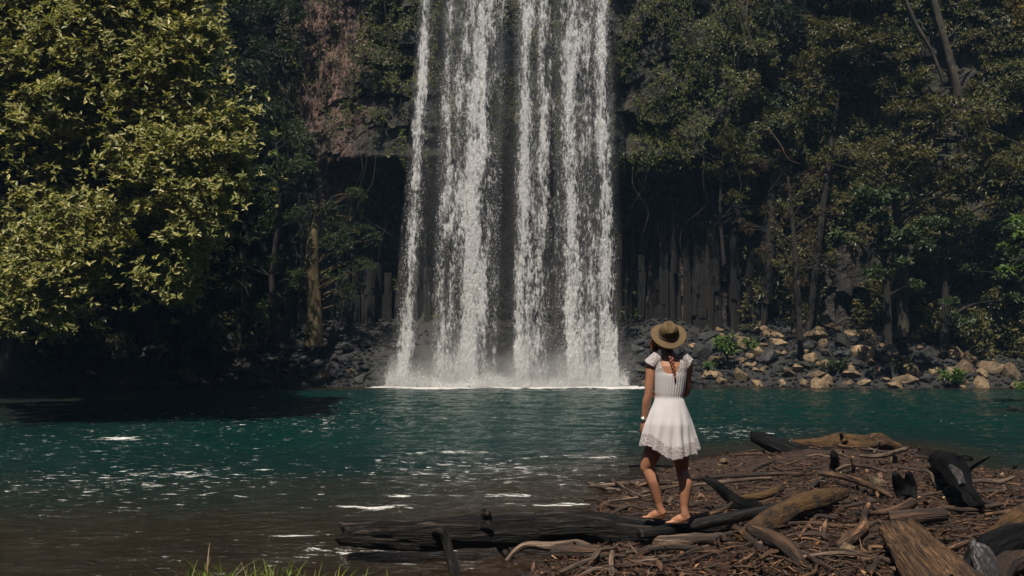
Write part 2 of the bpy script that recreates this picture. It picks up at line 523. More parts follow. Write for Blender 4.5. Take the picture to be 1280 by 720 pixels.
# ------------------------------------------------------------------ ground
def poly_dist(X, Y, poly):
    """signed distance, positive inside"""
    d = np.full(X.shape, 1e9)
    ins = np.zeros(X.shape, bool)
    n = len(poly)
    for i in range(n):
        x1, y1 = poly[i]; x2, y2 = poly[(i + 1) % n]
        ex, ey = x2 - x1, y2 - y1
        t = np.clip(((X - x1) * ex + (Y - y1) * ey) / (ex * ex + ey * ey + 1e-12), 0, 1)
        d = np.minimum(d, np.hypot(X - x1 - t * ex, Y - y1 - t * ey))
        if y1 != y2:
            c = ((y1 > Y) != (y2 > Y)) & (X < (x2 - x1) * (Y - y1) / (y2 - y1) + x1)
            ins ^= c
    return np.where(ins, d, -d)

SPIT = [tuple(G(px, py, 0.03)[:2]) for px, py in
        [(655, 722), (690, 698), (742, 652), (762, 622), (812, 598), (850, 580), (930, 568), (985, 562), (1060, 552), (1125, 556), (1165, 578), (1195, 598), (1290, 602)]]
SPIT += [(9.5, 10.5), (14, 10.5), (14, -4), (0.2, -4), (0.2, 6.0)]
FAR = 30.6

def shore_y(x):
    return FAR + 0.35 * np.sin(x * 0.35 + 1) + 0.5 * (vn(x * 0.5, 3.0, 0, 4) - 0.5) - 3.0 * sstep(11, 22, -x) - 0.9 * sstep(9, 20, x)

def hgt(x, y):
    x = np.asarray(x, float); y = np.asarray(y, float)
    x, y = np.broadcast_arrays(x, y)
    d = poly_dist(x, y, SPIT)
    bed = -1.6 * (1 - np.exp(-np.maximum(-d, 0) / 5.5)) - 0.03 - 0.10 * sstep(0, 0.5, -d)
    land = 0.03 + 0.20 * (1 - np.exp(-np.maximum(d, 0) / 0.9)) + 0.05 * np.clip(x - 2, 0, 6) * sstep(0, 2, d)
    h = np.where(d > 0, land, bed)
    # near bank, under the camera
    near = 0.36 + 0.06 * (fbm(x, y, 0, 9) - 0.5)
    e = 5.35 + 0.1 * np.sin(x * 2.1)
    h = np.maximum(h, near - 1.9 * np.clip(y - e, 0, 10))
    # far banks
    sy = shore_y(x)
    rise = np.clip(y - sy, -4, 60)
    side = np.clip(np.abs(x) - 20.5, -4, 60)
    far = np.minimum(np.where(rise > 0, 0.55 * rise, 0.4 * rise), 4.0)
    sd = np.minimum(np.where(side > 0, 0.6 * side, 0.4 * side), 5.0)
    h = np.maximum(h, np.maximum(far, sd))
    amp = np.where(h > 0, 0.09, 0.05)
    h = h + amp * (fbm(x * 1.7, y * 1.7, 0, 21) - 0.5) * sstep(-0.5, 0.1, h)
    h = h + 0.05 * (fbm(x * 7, y * 7, 0, 5, 3) - 0.5) * sstep(0, 0.1, h)
    return h

def axis(parts):
    return np.unique(np.concatenate([np.linspace(a, b, n) for a, b, n in parts]))
gx = axis([(-400, -60, 12), (-60, -22, 30), (-22, -2, 90), (-2, 9, 280), (9, 22, 60), (22, 60, 30), (60, 400, 12)])
gy = axis([(-400, -10, 20), (-10, 5, 30), (5, 14.5, 240), (14.5, 29, 60), (29, 38, 60), (38, 60, 14), (60, 500, 16)])
XX, YY = np.meshgrid(gx, gy)
ZZ = hgt(XX, YY)
def grid_faces(ny, nx):
    i, j = np.meshgrid(np.arange(ny - 1), np.arange(nx - 1), indexing='ij')
    a = i * nx + j
    return np.stack([a, a + 1, a + nx + 1, a + nx], -1).reshape(-1, 4)
me = mesh_np('ground', np.stack([XX, YY, ZZ], -1).reshape(-1, 3), grid_faces(len(gy), len(gx)), M['soil'], True,
             {'wet': sstep(0.06, -0.03, ZZ).ravel(), 'scree': sstep(27, 29, YY).ravel()})
tag(link('ground', me), kind='structure', label='brown leaf covered shore and muddy pool bed')

# ------------------------------------------------------------------ pool water
ny, nx = 640, 620
wy = 4.0 * (46 / 4.0) ** np.linspace(0, 1, ny)
s = np.linspace(-0.85, 0.85, nx)
WX = s[None] * (wy[:, None] + 5)
WY = wy[:, None] * np.ones((1, nx))
r = np.hypot(WX - 0.3, (WY - 31) * 0.8)
amp = 0.4 + 0.6 * np.exp(-r / 14)
WZ = amp * (0.055 * (fbm(WX * 0.8, WY * 2.2, 0.3, 31, 3) - 0.5) * 2
            + 0.045 * (1 - 2 * np.abs(fbm(WX * 1.7 + 0.6 * np.sin(WY), WY * 5.2, 1.2, 41, 3) - 0.5) * 2) - 0.02)
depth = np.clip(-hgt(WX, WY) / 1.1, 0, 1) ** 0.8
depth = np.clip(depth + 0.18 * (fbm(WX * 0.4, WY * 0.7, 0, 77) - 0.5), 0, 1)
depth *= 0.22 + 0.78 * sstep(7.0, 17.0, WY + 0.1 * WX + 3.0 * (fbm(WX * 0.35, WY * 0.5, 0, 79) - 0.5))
depth *= 1 - 0.55 * sstep(-3.0, -12.0, WX) * sstep(13, 19, WY)  # painted shade: far left water darkened to soften the tree shadow's edge
foam_glint = np.zeros_like(WX)
base = np.exp(-((WY - 30.45 + 0.5 * (fbm(WX * 1.2, 1, 0, 37, 3) - .5)) / 0.8) ** 2) * sstep(-5.3, -4.0, WX) * (1 - sstep(4.0, 5.0, WX)) * 1.5
def blob(px, py, sx, sy, a):
    c = G(px, py, 0)
    return a * np.exp(-((WX - c[0]) / sx) ** 2 - ((WY - c[1]) / sy) ** 2)
foam_glint = np.maximum(foam_glint, base)
for b in [(560, 566, 0.9, 0.13, .40), (545, 594, 0.55, 0.10, .40), (625, 620, 0.8, 0.12, .40), (510, 619, 0.5, 0.1, .40),  # painted flecks standing in for bright glints on the ripples
          (730, 572, 0.8, 0.16, .4), (690, 632, 0.6, 0.12, .45), (470, 636, 0.5, 0.1, .45), (600, 590, 2.2, 1.6, .22), (180, 600, 2.2, 1.8, .2),
          (210, 618, 0.25, 0.08, .6), (365, 670, 0.3, 0.07, .6), (245, 595, 0.3, 0.1, .5), (150, 548, 0.6, 0.35, .45), (400, 520, 5, 5, .13),
          (900, 540, 2, 1.5, .2), (460, 690, 1.5, 0.5, .2), (100, 560, 3, 2.5, .12)]:
    foam_glint = np.maximum(foam_glint, blob(*b))
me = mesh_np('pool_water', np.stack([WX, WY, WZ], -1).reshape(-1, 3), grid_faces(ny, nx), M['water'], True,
             {'depth': depth.ravel(), 'foam_glint': foam_glint.ravel()})
tag(link('water', me), kind='structure', label='dark teal plunge pool with small ripples, froth and painted glints')

# ------------------------------------------------------------------ cliff
def cliff_y(x, z):
    x, z = np.broadcast_arrays(np.asarray(x, float), np.asarray(z, float))
    y = 34.2 + 0.05 * z
    y = y - 7.0 * sstep(11, 25, -x) - 5.0 * sstep(11, 26, x)
    # undercut behind the falls, overhanging band above
    y = y + 1.0 * sstep(8.5, 5.5, z) * sstep(10.5, 8, np.abs(x - 1.5))
    y = y - 1.5 * sstep(7.5, 8.6, z) * sstep(10.5, 6, np.abs(x - 1))
    y = y - 0.9 * sstep(15.5, 17.5, z) * sstep(7, 5, np.abs(x))
    # ledges
    lz = z + 5 * (fbm(x * 0.25, z * 0.3, 0, 3) - 0.5)
    fr = (lz / 1.5) % 1.0
    y = y + 0.8 * (fbm(x*0.3, z*0.3, 0, 99) - 0.2) * fr * sstep(6, 9, z) * (1 - 0.9 * np.exp(-((x + 7.1) / 2.2) ** 4)) - 0.2
    # columnar joints: faceted vertical ribs
    w = 0.55
    xc = x / w + 0.6 * (fbm(x * 0.2, z * 0.15, 0, 8) - 0.5)
    fx = xc - np.floor(xc)
    cid = np.floor(xc)
    rib = -0.16 * np.minimum(1, 2.2 * (1 - np.abs(2 * fx - 1)))
    step = 0.55 * (_hash(cid, np.floor(lz / 1.1 + _hash(cid, cid * 0, cid * 0, 5)), cid * 0, 12) - 0.5)
    cm = 0.45 + 0.55 * sstep(9, 6, z)
    y = y + (rib + step) * cm
    y = y + 1.5 * (fbm(x * 0.25, z * 0.25, 0, 15, 4) - 0.5) + 0.5 * (fbm(x * 1.6, z * 1.2, 0, 25, 4) - 0.5)
    return y
cx = np.linspace(-30, 30, 560)
cz = np.concatenate([np.linspace(-0.5, 19.2, 240)])
CX, CZ = np.meshgrid(cx, cz)
CY = cliff_y(CX, CZ)
V = np.stack([CX, CY, CZ], -1)
# plateau on top
extra = []
for k, (dy, dz) in enumerate([(1.0, 0.35), (4, 0.7), (12, 1.2), (60, 2), (400, 3)]):
    e = V[-1].copy(); e[:, 1] = np.maximum(e[:, 1] * 0 + 36.5, e[:, 1] + 0.8) + dy; e[:, 2] += dz
    if k > 2: e[:, 0] *= 1 + (k - 2) * 3
    extra.append(e)
V = np.concatenate([V, np.stack(extra)], 0)
nr, nc = V.shape[:2]
X0 = V[..., 0]; Z0 = V[..., 2]
red = np.exp(-(((X0 + 7.1) / 1.75) ** 4) - ((Z0 - 12.6) / 3.3) ** 4) * sstep(0.35, 0.5, fbm(X0 * 0.7, Z0 * 0.4, 0, 55) + 0.1)
red = np.maximum(red, 0.8 * np.exp(-(((X0 + 6.8) / 0.9) ** 4) - ((Z0 - 7.5) / 2.0) ** 4))
red = np.maximum(red, 0.35 * np.exp(-(((X0 - 6.5) / 3) ** 4) - ((Z0 - 3.5) / 3.0) ** 4))
moss = sstep(4, 9, Z0) * 0.9 + 0.1
me = mesh_np('cliff', V.reshape(-1, 3), grid_faces(nr, nc), M['cliff'], False, {'red': red.ravel(), 'moss': (moss * (1 - np.clip(red, 0, 1))).ravel(), 'damp_shade': (0.85 * (1 - np.clip(red * 1.5, 0, 1)) * np.maximum(sstep(10, 7.5, Z0) * sstep(13, 9, np.abs(X0)), sstep(4.6, 3.6, np.abs(X0)))).ravel()})  # wet rock; the undercut is also darkened in place of overhang shade
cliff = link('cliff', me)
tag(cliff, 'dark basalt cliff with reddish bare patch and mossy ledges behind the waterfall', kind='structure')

# columns of basalt standing along the foot of the cliff
def column_mesh(seed):
    r_ = np.random.default_rng(seed)
    k = 6
    th = np.linspace(0, 2 * math.pi, k, endpoint=False) + r_.uniform(-0.2, 0.2, k)
    rr = r_.uniform(0.8, 1.1, k)
    lev = np.sort(np.concatenate([[0, 1], r_.uniform(0.1, 0.9, 3)]))
    V, F = [], []
    off = np.zeros(2)
    for a, b in zip(lev[:-1], lev[1:]):
        off = r_.uniform(-0.3, 0.3, 2)
        sc_ = r_.uniform(0.9, 1.05)
        n0 = len(V)
        for zz, s2 in ((a, sc_ * 0.94), (a + 0.008, sc_), (b - 0.008, sc_), (b, sc_ * 0.9)):
            for t, q in zip(th, rr):
                V.append((math.cos(t) * q * s2 + off[0], math.sin(t) * q * s2 + off[1], zz + (r_.uniform(-.004, .004))))
        for l in range(3):
            for j in range(k):
                F.append((n0 + l * k + j, n0 + l * k + (j + 1) % k, n0 + (l + 1) * k + (j + 1) % k, n0 + (l + 1) * k + j))
        top = n0 + 3 * k
        F.append((top, top + 1, top + 2, top + 3)); F.append((top, top + 3, top + 4, top + 5))
    return mesh_np('rock_column', V, np.array(F), M['column'], False)
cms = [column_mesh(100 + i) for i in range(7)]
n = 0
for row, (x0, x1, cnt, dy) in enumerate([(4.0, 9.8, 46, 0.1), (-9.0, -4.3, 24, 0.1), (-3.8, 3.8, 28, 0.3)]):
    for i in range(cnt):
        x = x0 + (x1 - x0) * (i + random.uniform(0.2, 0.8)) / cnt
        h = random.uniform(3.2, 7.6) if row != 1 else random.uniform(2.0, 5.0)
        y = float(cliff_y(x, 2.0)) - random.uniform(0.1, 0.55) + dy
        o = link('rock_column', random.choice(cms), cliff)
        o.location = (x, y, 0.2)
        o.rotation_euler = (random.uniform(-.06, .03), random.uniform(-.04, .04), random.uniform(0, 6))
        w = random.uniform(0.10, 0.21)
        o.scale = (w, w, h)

# ------------------------------------------------------------------ waterfall
fallE = empty('waterfall', (0, 31, 0), 'tall white waterfall dropping in separate strands into the teal pool', 'waterfall')
def edge(top, bot, z, zt=13.6, Y=31.0):
    """x position at height z for something going from px top (y=0) to px bottom (y=478)"""
    a = (top - 640) / FPX * (Y + 0.5); b = (bot - 640) / FPX * Y
    t = np.clip(z / zt, -0.1, 1.4)
    return b + (a - b) * t ** 0.8 if np.isscalar(z) else b + (a - b) * np.sign(t) * np.abs(t) ** 0.8
def strand(name, l_top, r_top, l_bot, r_bot, cores, Y, seed, veil=0.05, soft=0.18, base=0.22):
    nz_, nx_ = 420, 120
    z = np.linspace(-0.05, 18.2, nz_)[:, None] * np.ones((1, nx_))
    u = np.linspace(-0.12, 1.12, nx_)[None] * np.ones((nz_, 1))
    xl, xr = edge(l_top, l_bot, z), edge(r_top, r_bot, z)
    x = xl + (xr - xl) * u
    w = xr - xl
    y = Y + 0.25 * (fbm(x * 1.1, z * 0.25, seed, 61, 3) - 0.5) - 0.02 * (18 - z) + 0.0
    wob = 0.06 * (fbm(z * 0.5, seed, 0, 5) - 0.5)
    prof = np.zeros_like(x)
    for c, sg, a in cores:
        cc = c + wob + 0.03 * np.sin(z * 0.9 + c * 9)
        prof = np.maximum(prof, a * np.exp(-((u - cc) / sg) ** 2))
    dx = np.minimum(u + 0.04, 1.04 - u) * w
    edge_f = sstep(0.0, soft, dx + 0.12 * (fbm(z * 2.2, u * 3, seed, 91, 3) - 0.5))
    # pulses of water: lumps that stretch as they fall
    zz = np.sqrt(np.maximum(18.4 - z, 0)) * 3.0
    puls = fbm(x * 1.5, zz * 1.3, seed, 71, 4)
    streak = fbm(x * 5.0, z * 0.35, seed, 83, 3)
    dens = (base + 0.60 * prof + 0.75 * (puls - 0.5) + 0.55 * (streak - 0.5)) * edge_f
    dens = dens * (0.85 + 0.3 * sstep(2.5, 0.0, z))
    vl = 0.5 * veil * edge_f * (0.5 + 1.0 * fbm(x * 2, z * 0.3, seed, 5)) + 0.55 * sstep(1.5, 0.0, z + 0.8 * (fbm(x * 1.5, 0, seed, 16, 3) - .5)) ** 1.6 * edge_f * (0.4 + fbm(x * 1.6, z * 1.6, seed, 15))
    V = np.stack([x, y, z], -1).reshape(-1, 3)
    V[:, 0] -= 0; 
    me = mesh_np(name, V, grid_faces(nz_, nx_), fall_mat('falling_water_%d' % seed, seed), True, {'dens': np.clip(dens, 0, 1).ravel(), 'veil': vl.ravel()})
    o = link(name, me, fallE)
    o.location = (0, -31, 0)
    return o
strand('water_strand', 523, 540, 494, 518, [(0.5, 0.40, 1.15)], 30.9, 1, 0.05, 0.08, 0.0)
strand('water_strand', 520, 545, 484, 526, [(0.55, 0.26, 0.6)], 31.1, 2, 0.06, 0.12, 0.02)
strand('water_strand', 556, 632, 541, 613, [(0.62, 0.21, 1.15), (0.10, 0.10, 0.55), (0.32, 0.10, 0.6), (0.86, 0.08, 0.5)], 30.8, 3, 0.05, 0.16, 0.17)
strand('water_strand', 553, 632, 538, 622, [(0.56, 0.22, 1.0), (0.15, 0.12, 0.5)], 31.15, 4, 0.08, 0.2, 0.05)
strand('water_strand', 647, 690, 641, 684, [(0.25, 0.22, 1.05), (0.75, 0.16, 0.75)], 30.8, 5, 0.05, 0.1, 0.2)
strand('water_strand', 692, 759, 696, 771, [(0.28, 0.17, 1.1), (0.86, 0.13, 1.05), (0.55, 0.12, 0.55)], 30.75, 6, 0.05, 0.12, 0.2)
strand('water_strand', 645, 762, 638, 774, [(0.14, 0.12, 0.7), (0.46, 0.08, 0.35), (0.62, 0.13, 0.8), (0.90, 0.08, 0.7)], 31.15, 8, 0.06, 0.2, 0.08)
strand('water_strand', 526, 766, 506, 776, [(0.5, 0.6, 0.0)], 31.5, 7, 0.09, 0.5, 0.0)

# droplets torn off the falling water, and the splash at its foot
def drops(n, f, smin, smax, elong):
    p = f(n)
    n = len(p)
    s_ = rng.uniform(smin, smax, n)[:, None]
    e = rng.uniform(*elong, n)[:, None]
    a = rng.uniform(0, math.pi, n)
    dx = np.stack([np.cos(a), np.sin(a), 0 * a], -1) * s_
    dy = np.stack([-np.sin(a), np.cos(a), 0 * a], -1) * s_
    dz = np.array([[0, 0, 1.0]]) * s_ * e
    V = np.stack([p + dx, p + dy, p - dx, p - dy, p + dz, p - dz], 1).reshape(-1, 3)
    b = np.arange(n)[:, None, None] * 6
    f0 = np.array([[0, 1, 4], [1, 2, 4], [2, 3, 4], [3, 0, 4], [1, 0, 5], [2, 1, 5], [3, 2, 5], [0, 3, 5]])
    return V, (b + f0).reshape(-1, 3)
def body_pts(n):
    out = []
    sp = [(522, 542, 492, 519, .14), (554, 634, 540, 616, .4), (646, 692, 640, 686, .2), (692, 761, 695, 773, .35)]
    for l, r_, lb, rb, sh in sp:
        m = int(n * sh)
        z = rng.uniform(0.1, 15, m)
        u = rng.uniform(-0.02, 1.02, m)
        xl, xr = edge(l, lb, z), edge(r_, rb, z)
        x = xl + (xr - xl) * u
        keep = fbm(x * 1.6, np.sqrt(18.4 - z) * 3.9, 3, 71, 4) + 0.25 * (vn(x * 3, z * .2, 0, 3) - .5) > 0.47
        out.append(np.stack([x, 30.8 + rng.normal(0, 0.18, m) - 0.02 * (18 - z), z], -1)[keep])
    return np.vstack(out)
b = MB()
b.add(*drops(16000, body_pts, 0.003, 0.009, (1.5, 4)))
def splash_pts(n):
    x = rng.uniform(-4.35, 4.0, n)
    d = 0.35 + 0.65 * vn(x * 1.3, 1, 0, 6)
    z = np.abs(rng.normal(0, 0.30, n)) * d ** 1.5 * 1.2
    return np.stack([x, 30.6 + rng.normal(0, 0.38, n), z + 0.02], -1)
b.add(*drops(42000, splash_pts, 0.003, 0.012, (0.8, 1.6)))
o = b.build('spray', M['droplet'], fallE, False); o.location = (0, -31, 0); o['kind'] = 'stuff'

# mist hanging round the foot of the falls
def mist_mat():
    m, nt, p, out = new_mat('mist')
    nt.nodes.remove(p)
    v = nt.nodes.new('ShaderNodeVolumePrincipled')
    v.inputs['Color'].default_value = (0.9, 0.92, 0.95, 1)
    v.inputs['Anisotropy'].default_value = 0.2
    g = nt.nodes.new('ShaderNodeTexCoord').outputs['Object']
    sx = nt.nodes.new('ShaderNodeSeparateXYZ'); nt.links.new(g, sx.inputs[0])
    fz = mathn(nt, 'POWER', mathn(nt, 'SUBTRACT', 1.0, mathn(nt, 'DIVIDE', sx.outputs[2], 2.6), True), 3.0)
    ax = mathn(nt, 'ABSOLUTE', sx.outputs[0])
    fx = mathn(nt, 'SUBTRACT', 1.0, mathn(nt, 'POWER', mathn(nt, 'DIVIDE', ax, 4.7), 6.0), True)
    ay = mathn(nt, 'ABSOLUTE', sx.outputs[1])
    fy = mathn(nt, 'SUBTRACT', 1.0, mathn(nt, 'DIVIDE', ay, 1.5), True)
    nz = noise(nt, g, 1.1, 3, 0.6)
    nz = ramp(nt, nz, [(0.35, (0.1,) * 3), (0.7, (1, 1, 1))])
    d = mathn(nt, 'MULTIPLY', mathn(nt, 'MULTIPLY', fz, fx), mathn(nt, 'MULTIPLY', fy, nz))
    nt.links.new(mathn(nt, 'MULTIPLY', d, 2.2), v.inputs['Density'])
    nt.links.new(v.outputs[0], out.inputs['Volume'])
    m.cycles.volume_step_rate = 1.0
    return m
bm = bmesh.new(); bmesh.ops.create_cube(bm, size=1)
for v_ in bm.verts: v_.co = (v_.co.x * 11.2, v_.co.y * 3.0, (v_.co.z + 0.5) * 2.6)
me = bpy.data.meshes.new('mist'); bm.to_mesh(me); me.materials.append(mist_mat())
o = link('mist', me); o.location = (-0.2, 30.8, 0.03)
tag(o, 'pale mist hanging where the falling water meets the pool', 'mist', kind='stuff')

# thin bluish haze added through the gorge to lift and tint the darks
bm = bmesh.new(); bmesh.ops.create_cube(bm, size=1)
for v_ in bm.verts: v_.co = (v_.co.x * 90, v_.co.y * 75 + 12, -3 + (v_.co.z + 0.5) * 38)
me = bpy.data.meshes.new('haze'); bm.to_mesh(me)
hm, nt, p, out = new_mat('haze'); nt.nodes.remove(p)
hv = nt.nodes.new('ShaderNodeVolumePrincipled')
hv.inputs['Color'].default_value = (0.35, 0.62, 1.0, 1)
hv.inputs['Density'].default_value = 0.0006
nt.links.new(hv.outputs[0], out.inputs['Volume'])
me.materials.append(hm)
tag(link('haze', me), 'thin bluish haze added to lift and tint the darks of the gorge', 'haze', kind='stuff')

# ------------------------------------------------------------------ foliage
def whorls(pts, axes, size, nleaf=6, width=0.32, spread=0.9, jitter=0.25, droop=0.15):
    """pts,axes (n,3): a rosette of pointed leaves at each point"""
    n = len(pts)
    if n == 0: return np.zeros((0, 3)), np.zeros((0, 3), int)
    axes = axes / (np.linalg.norm(axes, axis=1)[:, None] + 1e-9)
    h = np.where(np.abs(axes[:, 2:3]) < 0.9, np.array([[0, 0, 1.0]]), np.array([[1.0, 0, 0]]))
    e1 = np.cross(axes, h); e1 /= np.linalg.norm(e1, axis=1)[:, None]
    e2 = np.cross(axes, e1)
    k = nleaf
    th = rng.uniform(0, 6.28, n)[:, None] + np.arange(k)[None] * 6.283 / k + rng.normal(0, 0.3, (n, k))
    rad = np.cos(th)[..., None] * e1[:, None] + np.sin(th)[..., None] * e2[:, None]
    d = rad * spread + axes[:, None] * rng.uniform(0.1, 0.8, (n, k))[..., None] + rng.normal(0, jitter, (n, k, 3))
    d[..., 2] -= droop
    d /= np.linalg.norm(d, axis=2)[..., None]
    L = (size if np.isscalar(size) else np.asarray(size)[:, None]) * rng.uniform(0.6, 1.15, (n, k))
    nrm = axes[:, None] + rng.normal(0, 0.35, (n, k, 3))
    sd = np.cross(d, nrm); sd /= np.linalg.norm(sd, axis=2)[..., None] + 1e-9
    upn = np.cross(sd, d)
    W = (L * width * 0.5)[..., None]
    b0 = pts[:, None] + rng.normal(0, 0.02, (n, k, 3))
    L = L[..., None]
    v0 = b0
    v1 = b0 + d * L * 0.5 + sd * W + upn * L * 0.05
    v2 = b0 + d * L - upn * L * 0.12
    v3 = b0 + d * L * 0.5 - sd * W + upn * L * 0.05
    V = np.stack([v0, v1, v2, v3], 2).reshape(-1, 3)
    b_ = np.arange(n * k)[:, None, None] * 4
    F = (b_ + np.array([[0, 1, 2], [0, 2, 3]])).reshape(-1, 3)
    return V, F

def crown_pts(clumps, per, seed, gap=0.42, out=0.75, base=None):
    """clumps: list of (centre, (rx,ry,rz)). Returns leaf points and axes; patchy, denser at the skins"""
    P_, A_ = [], []
    for i, (c, rr) in enumerate(clumps):
        c = np.asarray(c); rr = np.asarray(rr)
        m = int(per * 2.4 * (rr[0] * rr[2] + rr[0] * rr[1]) / 2 + 6)
        d = rng.normal(0, 1, (m, 3)); d /= np.linalg.norm(d, axis=1)[:, None]
        d[:, 2] = np.abs(d[:, 2]) * np.where(rng.random(m) < 0.72, 1, -0.7)
        rad = rng.uniform(0, 1, m) ** (1 / (1 + 3 * out))
        q = c + d * rad[:, None] * rr * (0.75 + 0.5 * vn(d[:, 0] * 2 + i, d[:, 1] * 2, d[:, 2] * 2, seed)[:, None])
        keep = fbm(q[:, 0] * 1.7, q[:, 1] * 1.7, q[:, 2] * 2.2, seed, 3) > gap
        P_.append(q[keep])
        ax = d[keep] * np.array([1, 1, 0.7]) + np.array([0, 0, 0.7])
        A_.append(ax)
    return np.vstack(P_), np.vstack(A_)

def limbs(mb, root, clumps, r0, seed, twigs=3, sag=0.1, maxn=60):
    """curved branches from points on the trunk (list) to the clumps"""
    r_ = np.random.default_rng(seed)
    trunk = np.asarray(root)
    idx = list(range(len(clumps)))
    r_.shuffle(idx)
    for i in idx[:maxn]:
        c = np.asarray(clumps[i][0]); rr = np.asarray(clumps[i][1])
        # start point on trunk below the clump
        best = trunk[np.argmin(np.linalg.norm(trunk - (c - [0, 0, 0.4 * np.linalg.norm(c[:2] - trunk[0][:2])]), axis=1))]
        L = np.linalg.norm(c - best)
        mid = best + (c - best) * 0.5 + r_.normal(0, 0.08, 3) * L + np.array([0, 0, sag * L])
        rad = min(r0 * 0.3, 0.012 + 0.009 * L)
        mb.tube([best, mid, c], [rad, rad * 0.6, rad * 0.3], 5, seed + i, sub=4, cap=False)
        for t in range(twigs):
            q = c + r_.normal(0, 0.55, 3) * rr
            mb.tube([mid * 0.4 + c * 0.6, (c + q) / 2 + r_.normal(0, 0.05, 3), q], [rad * 0.35, rad * 0.25, rad * 0.1], 4, seed + t, sub=2, cap=False)

def make_tree(name, label, cat, trunk, tr_rad, clumps, leaf, bark, size, per=150, nleaf=6, seed=1, gap=0.42, width=0.32, group=None, twigs=3, droop=0.15, side=None, maxn=60, fill=0):
    trunk = np.asarray(trunk, float)
    e = empty(name, tuple(trunk[0]), label, cat, group)
    loc = trunk[0]
    mb = MB()
    mb.tube(trunk - loc, tr_rad, 10, seed, rough=0.35, sub=6, cap=False)
    tt = np.linspace(0, len(trunk) - 1, 30)
    dense = np.stack([np.interp(tt, np.arange(len(trunk)), trunk[:, i]) for i in range(3)], -1)[6:]
    cl = [(np.asarray(c) - loc, rr) for c, rr in clumps]
    limbs(mb, dense - loc, cl, float(np.max(tr_rad)), seed, twigs, maxn=maxn)
    mb.build('trunk', M[bark], e)
    p, a = crown_pts(cl, per, seed, gap)
    if fill:
        cc = np.array([c for c, rr in cl])
        i0 = rng.integers(0, len(cc), fill * 6); i1 = rng.integers(0, len(cc), fill * 6)
        ok = np.linalg.norm(cc[i0] - cc[i1], axis=1) < 1.9
        i0, i1 = i0[ok][:fill], i1[ok][:fill]
        t_ = rng.random(len(i0))[:, None]
        q = cc[i0] * t_ + cc[i1] * (1 - t_) + rng.normal(0, 0.33, (len(i0), 3)) + [0, -0.25, 0.1]
        keep = fbm(q[:, 0] * 1.1, q[:, 1] * 1.1, q[:, 2] * 1.3, seed + 9, 3) > 0.43
        p = np.vstack([p, q[keep]]); a = np.vstack([a, rng.normal(0, .35, (keep.sum(), 3)) + [0.1, -0.6, 0.8]])
    V, F = whorls(p, a, size, nleaf, width, droop=droop)
    link('crown', mesh_np('crown', V, F, M[leaf], False), e)
    return e

def clumps_px(specs, Y, dY, seed, k=3, flat=0.6, rscale=1.0):
    """specs: list of (px,py,rpx). Each splits into k lumps jittered around; returns world clumps"""
    r_ = np.random.default_rng(seed)
    out = []
    for px, py, rp in specs:
        for j in range(k):
            y = Y + r_.uniform(-dY, dY)
            c = P(px + r_.normal(0, rp * 0.5), py + r_.normal(0, rp * 0.4), y)
            rr = rp / FPX * y * r_.uniform(0.42, 0.72) * rscale
            out.append((c, (rr, rr * 0.9, rr * flat)))
    return out

# the big lit tree on the left
spec = []
r_ = np.random.default_rng(11)
outline = [(0, 40, 60), (60, 25, 60), (120, 20, 60), (180, 30, 55), (225, 45, 45), (255, 45, 26), (150, 80, 60), (90, 90, 60), (30, 110, 60), (200, 90, 55),
           (240, 115, 30), (230, 150, 45), (170, 150, 60), (100, 155, 60), (20, 170, 34), (265, 180, 38), (292, 200, 26), (280, 160, 22), (290, 235, 24), (240, 205, 45), (190, 205, 45), (145, 205, 36),
           (50, 250, 24), (205, 245, 40), (250, 250, 34), (230, 285, 30), (180, 285, 34), (245, 310, 18), (110, 285, 20), (165, 245, 28), (30, 295, 20),
           (85, 335, 26), (45, 340, 22), (125, 345, 22), (190, 350, 16), (230, 360, 16), (10, 350, 26), (30, 390, 16), (78, 398, 12), (-40, 60, 80), (-50, 170, 50), (-50, 300, 36), (-10, 370, 30), (150, -30, 70), (60, -40, 80), (240, -10, 40)]
cl = clumps_px(outline, 19.5, 1.7, 12, 11, 0.7, 0.62)
# upper/inner clumps lean back, lower right ones hang forward
trunkL = [(-15.5, 22.0, 0.0), (-15.0, 21.6, 3.0), (-13.6, 20.9, 6.0), (-11.8, 20.4, 8.6), (-10.0, 20.2, 11.0)]
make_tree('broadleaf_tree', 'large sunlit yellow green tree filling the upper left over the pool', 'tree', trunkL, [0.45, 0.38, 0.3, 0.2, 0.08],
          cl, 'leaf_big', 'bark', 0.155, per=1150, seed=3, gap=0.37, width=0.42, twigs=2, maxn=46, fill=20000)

# trees along the left foot of the cliff
make_tree('cliff_tree', 'grey green tree between the big left tree and the red rock face', 'tree',
          [P(300, 430, 31.5), P(305, 300, 31.5), P(310, 150, 31.8), P(300, 20, 32)], [0.17, 0.13, 0.09, 0.05],
          clumps_px([(290, 250, 30), (300, 310, 30), (280, 360, 30), (310, 390, 22), (300, 20, 50), (345, 15, 40), (330, 70, 45), (285, 80, 45), (300, 130, 40), (255, 60, 40), (320, 120, 30), (320, -30, 60), (280, 190, 30)], 31.5, 1.2, 21, 3, 0.7),
          'leaf_dark', 'bark', 0.16, per=120, seed=22, gap=0.43)
make_tree('cliff_tree', 'dark green tree left of the golden trunk', 'tree',
          [P(345, 435, 30.8), P(340, 350, 31), P(350, 250, 31), P(345, 180, 31)], [0.13, 0.1, 0.08, 0.04],
          clumps_px([(340, 370, 24), (335, 400, 20), (365, 350, 20), (350, 190, 34), (375, 220, 30), (350, 240, 34), (370, 275, 30), (335, 285, 30), (345, 325, 26), (375, 170, 26), (325, 215, 26), (310, 330, 20)], 31, 0.8, 31, 3, 0.7),
          'leaf_green', 'bark', 0.15, per=120, seed=32, gap=0.42)
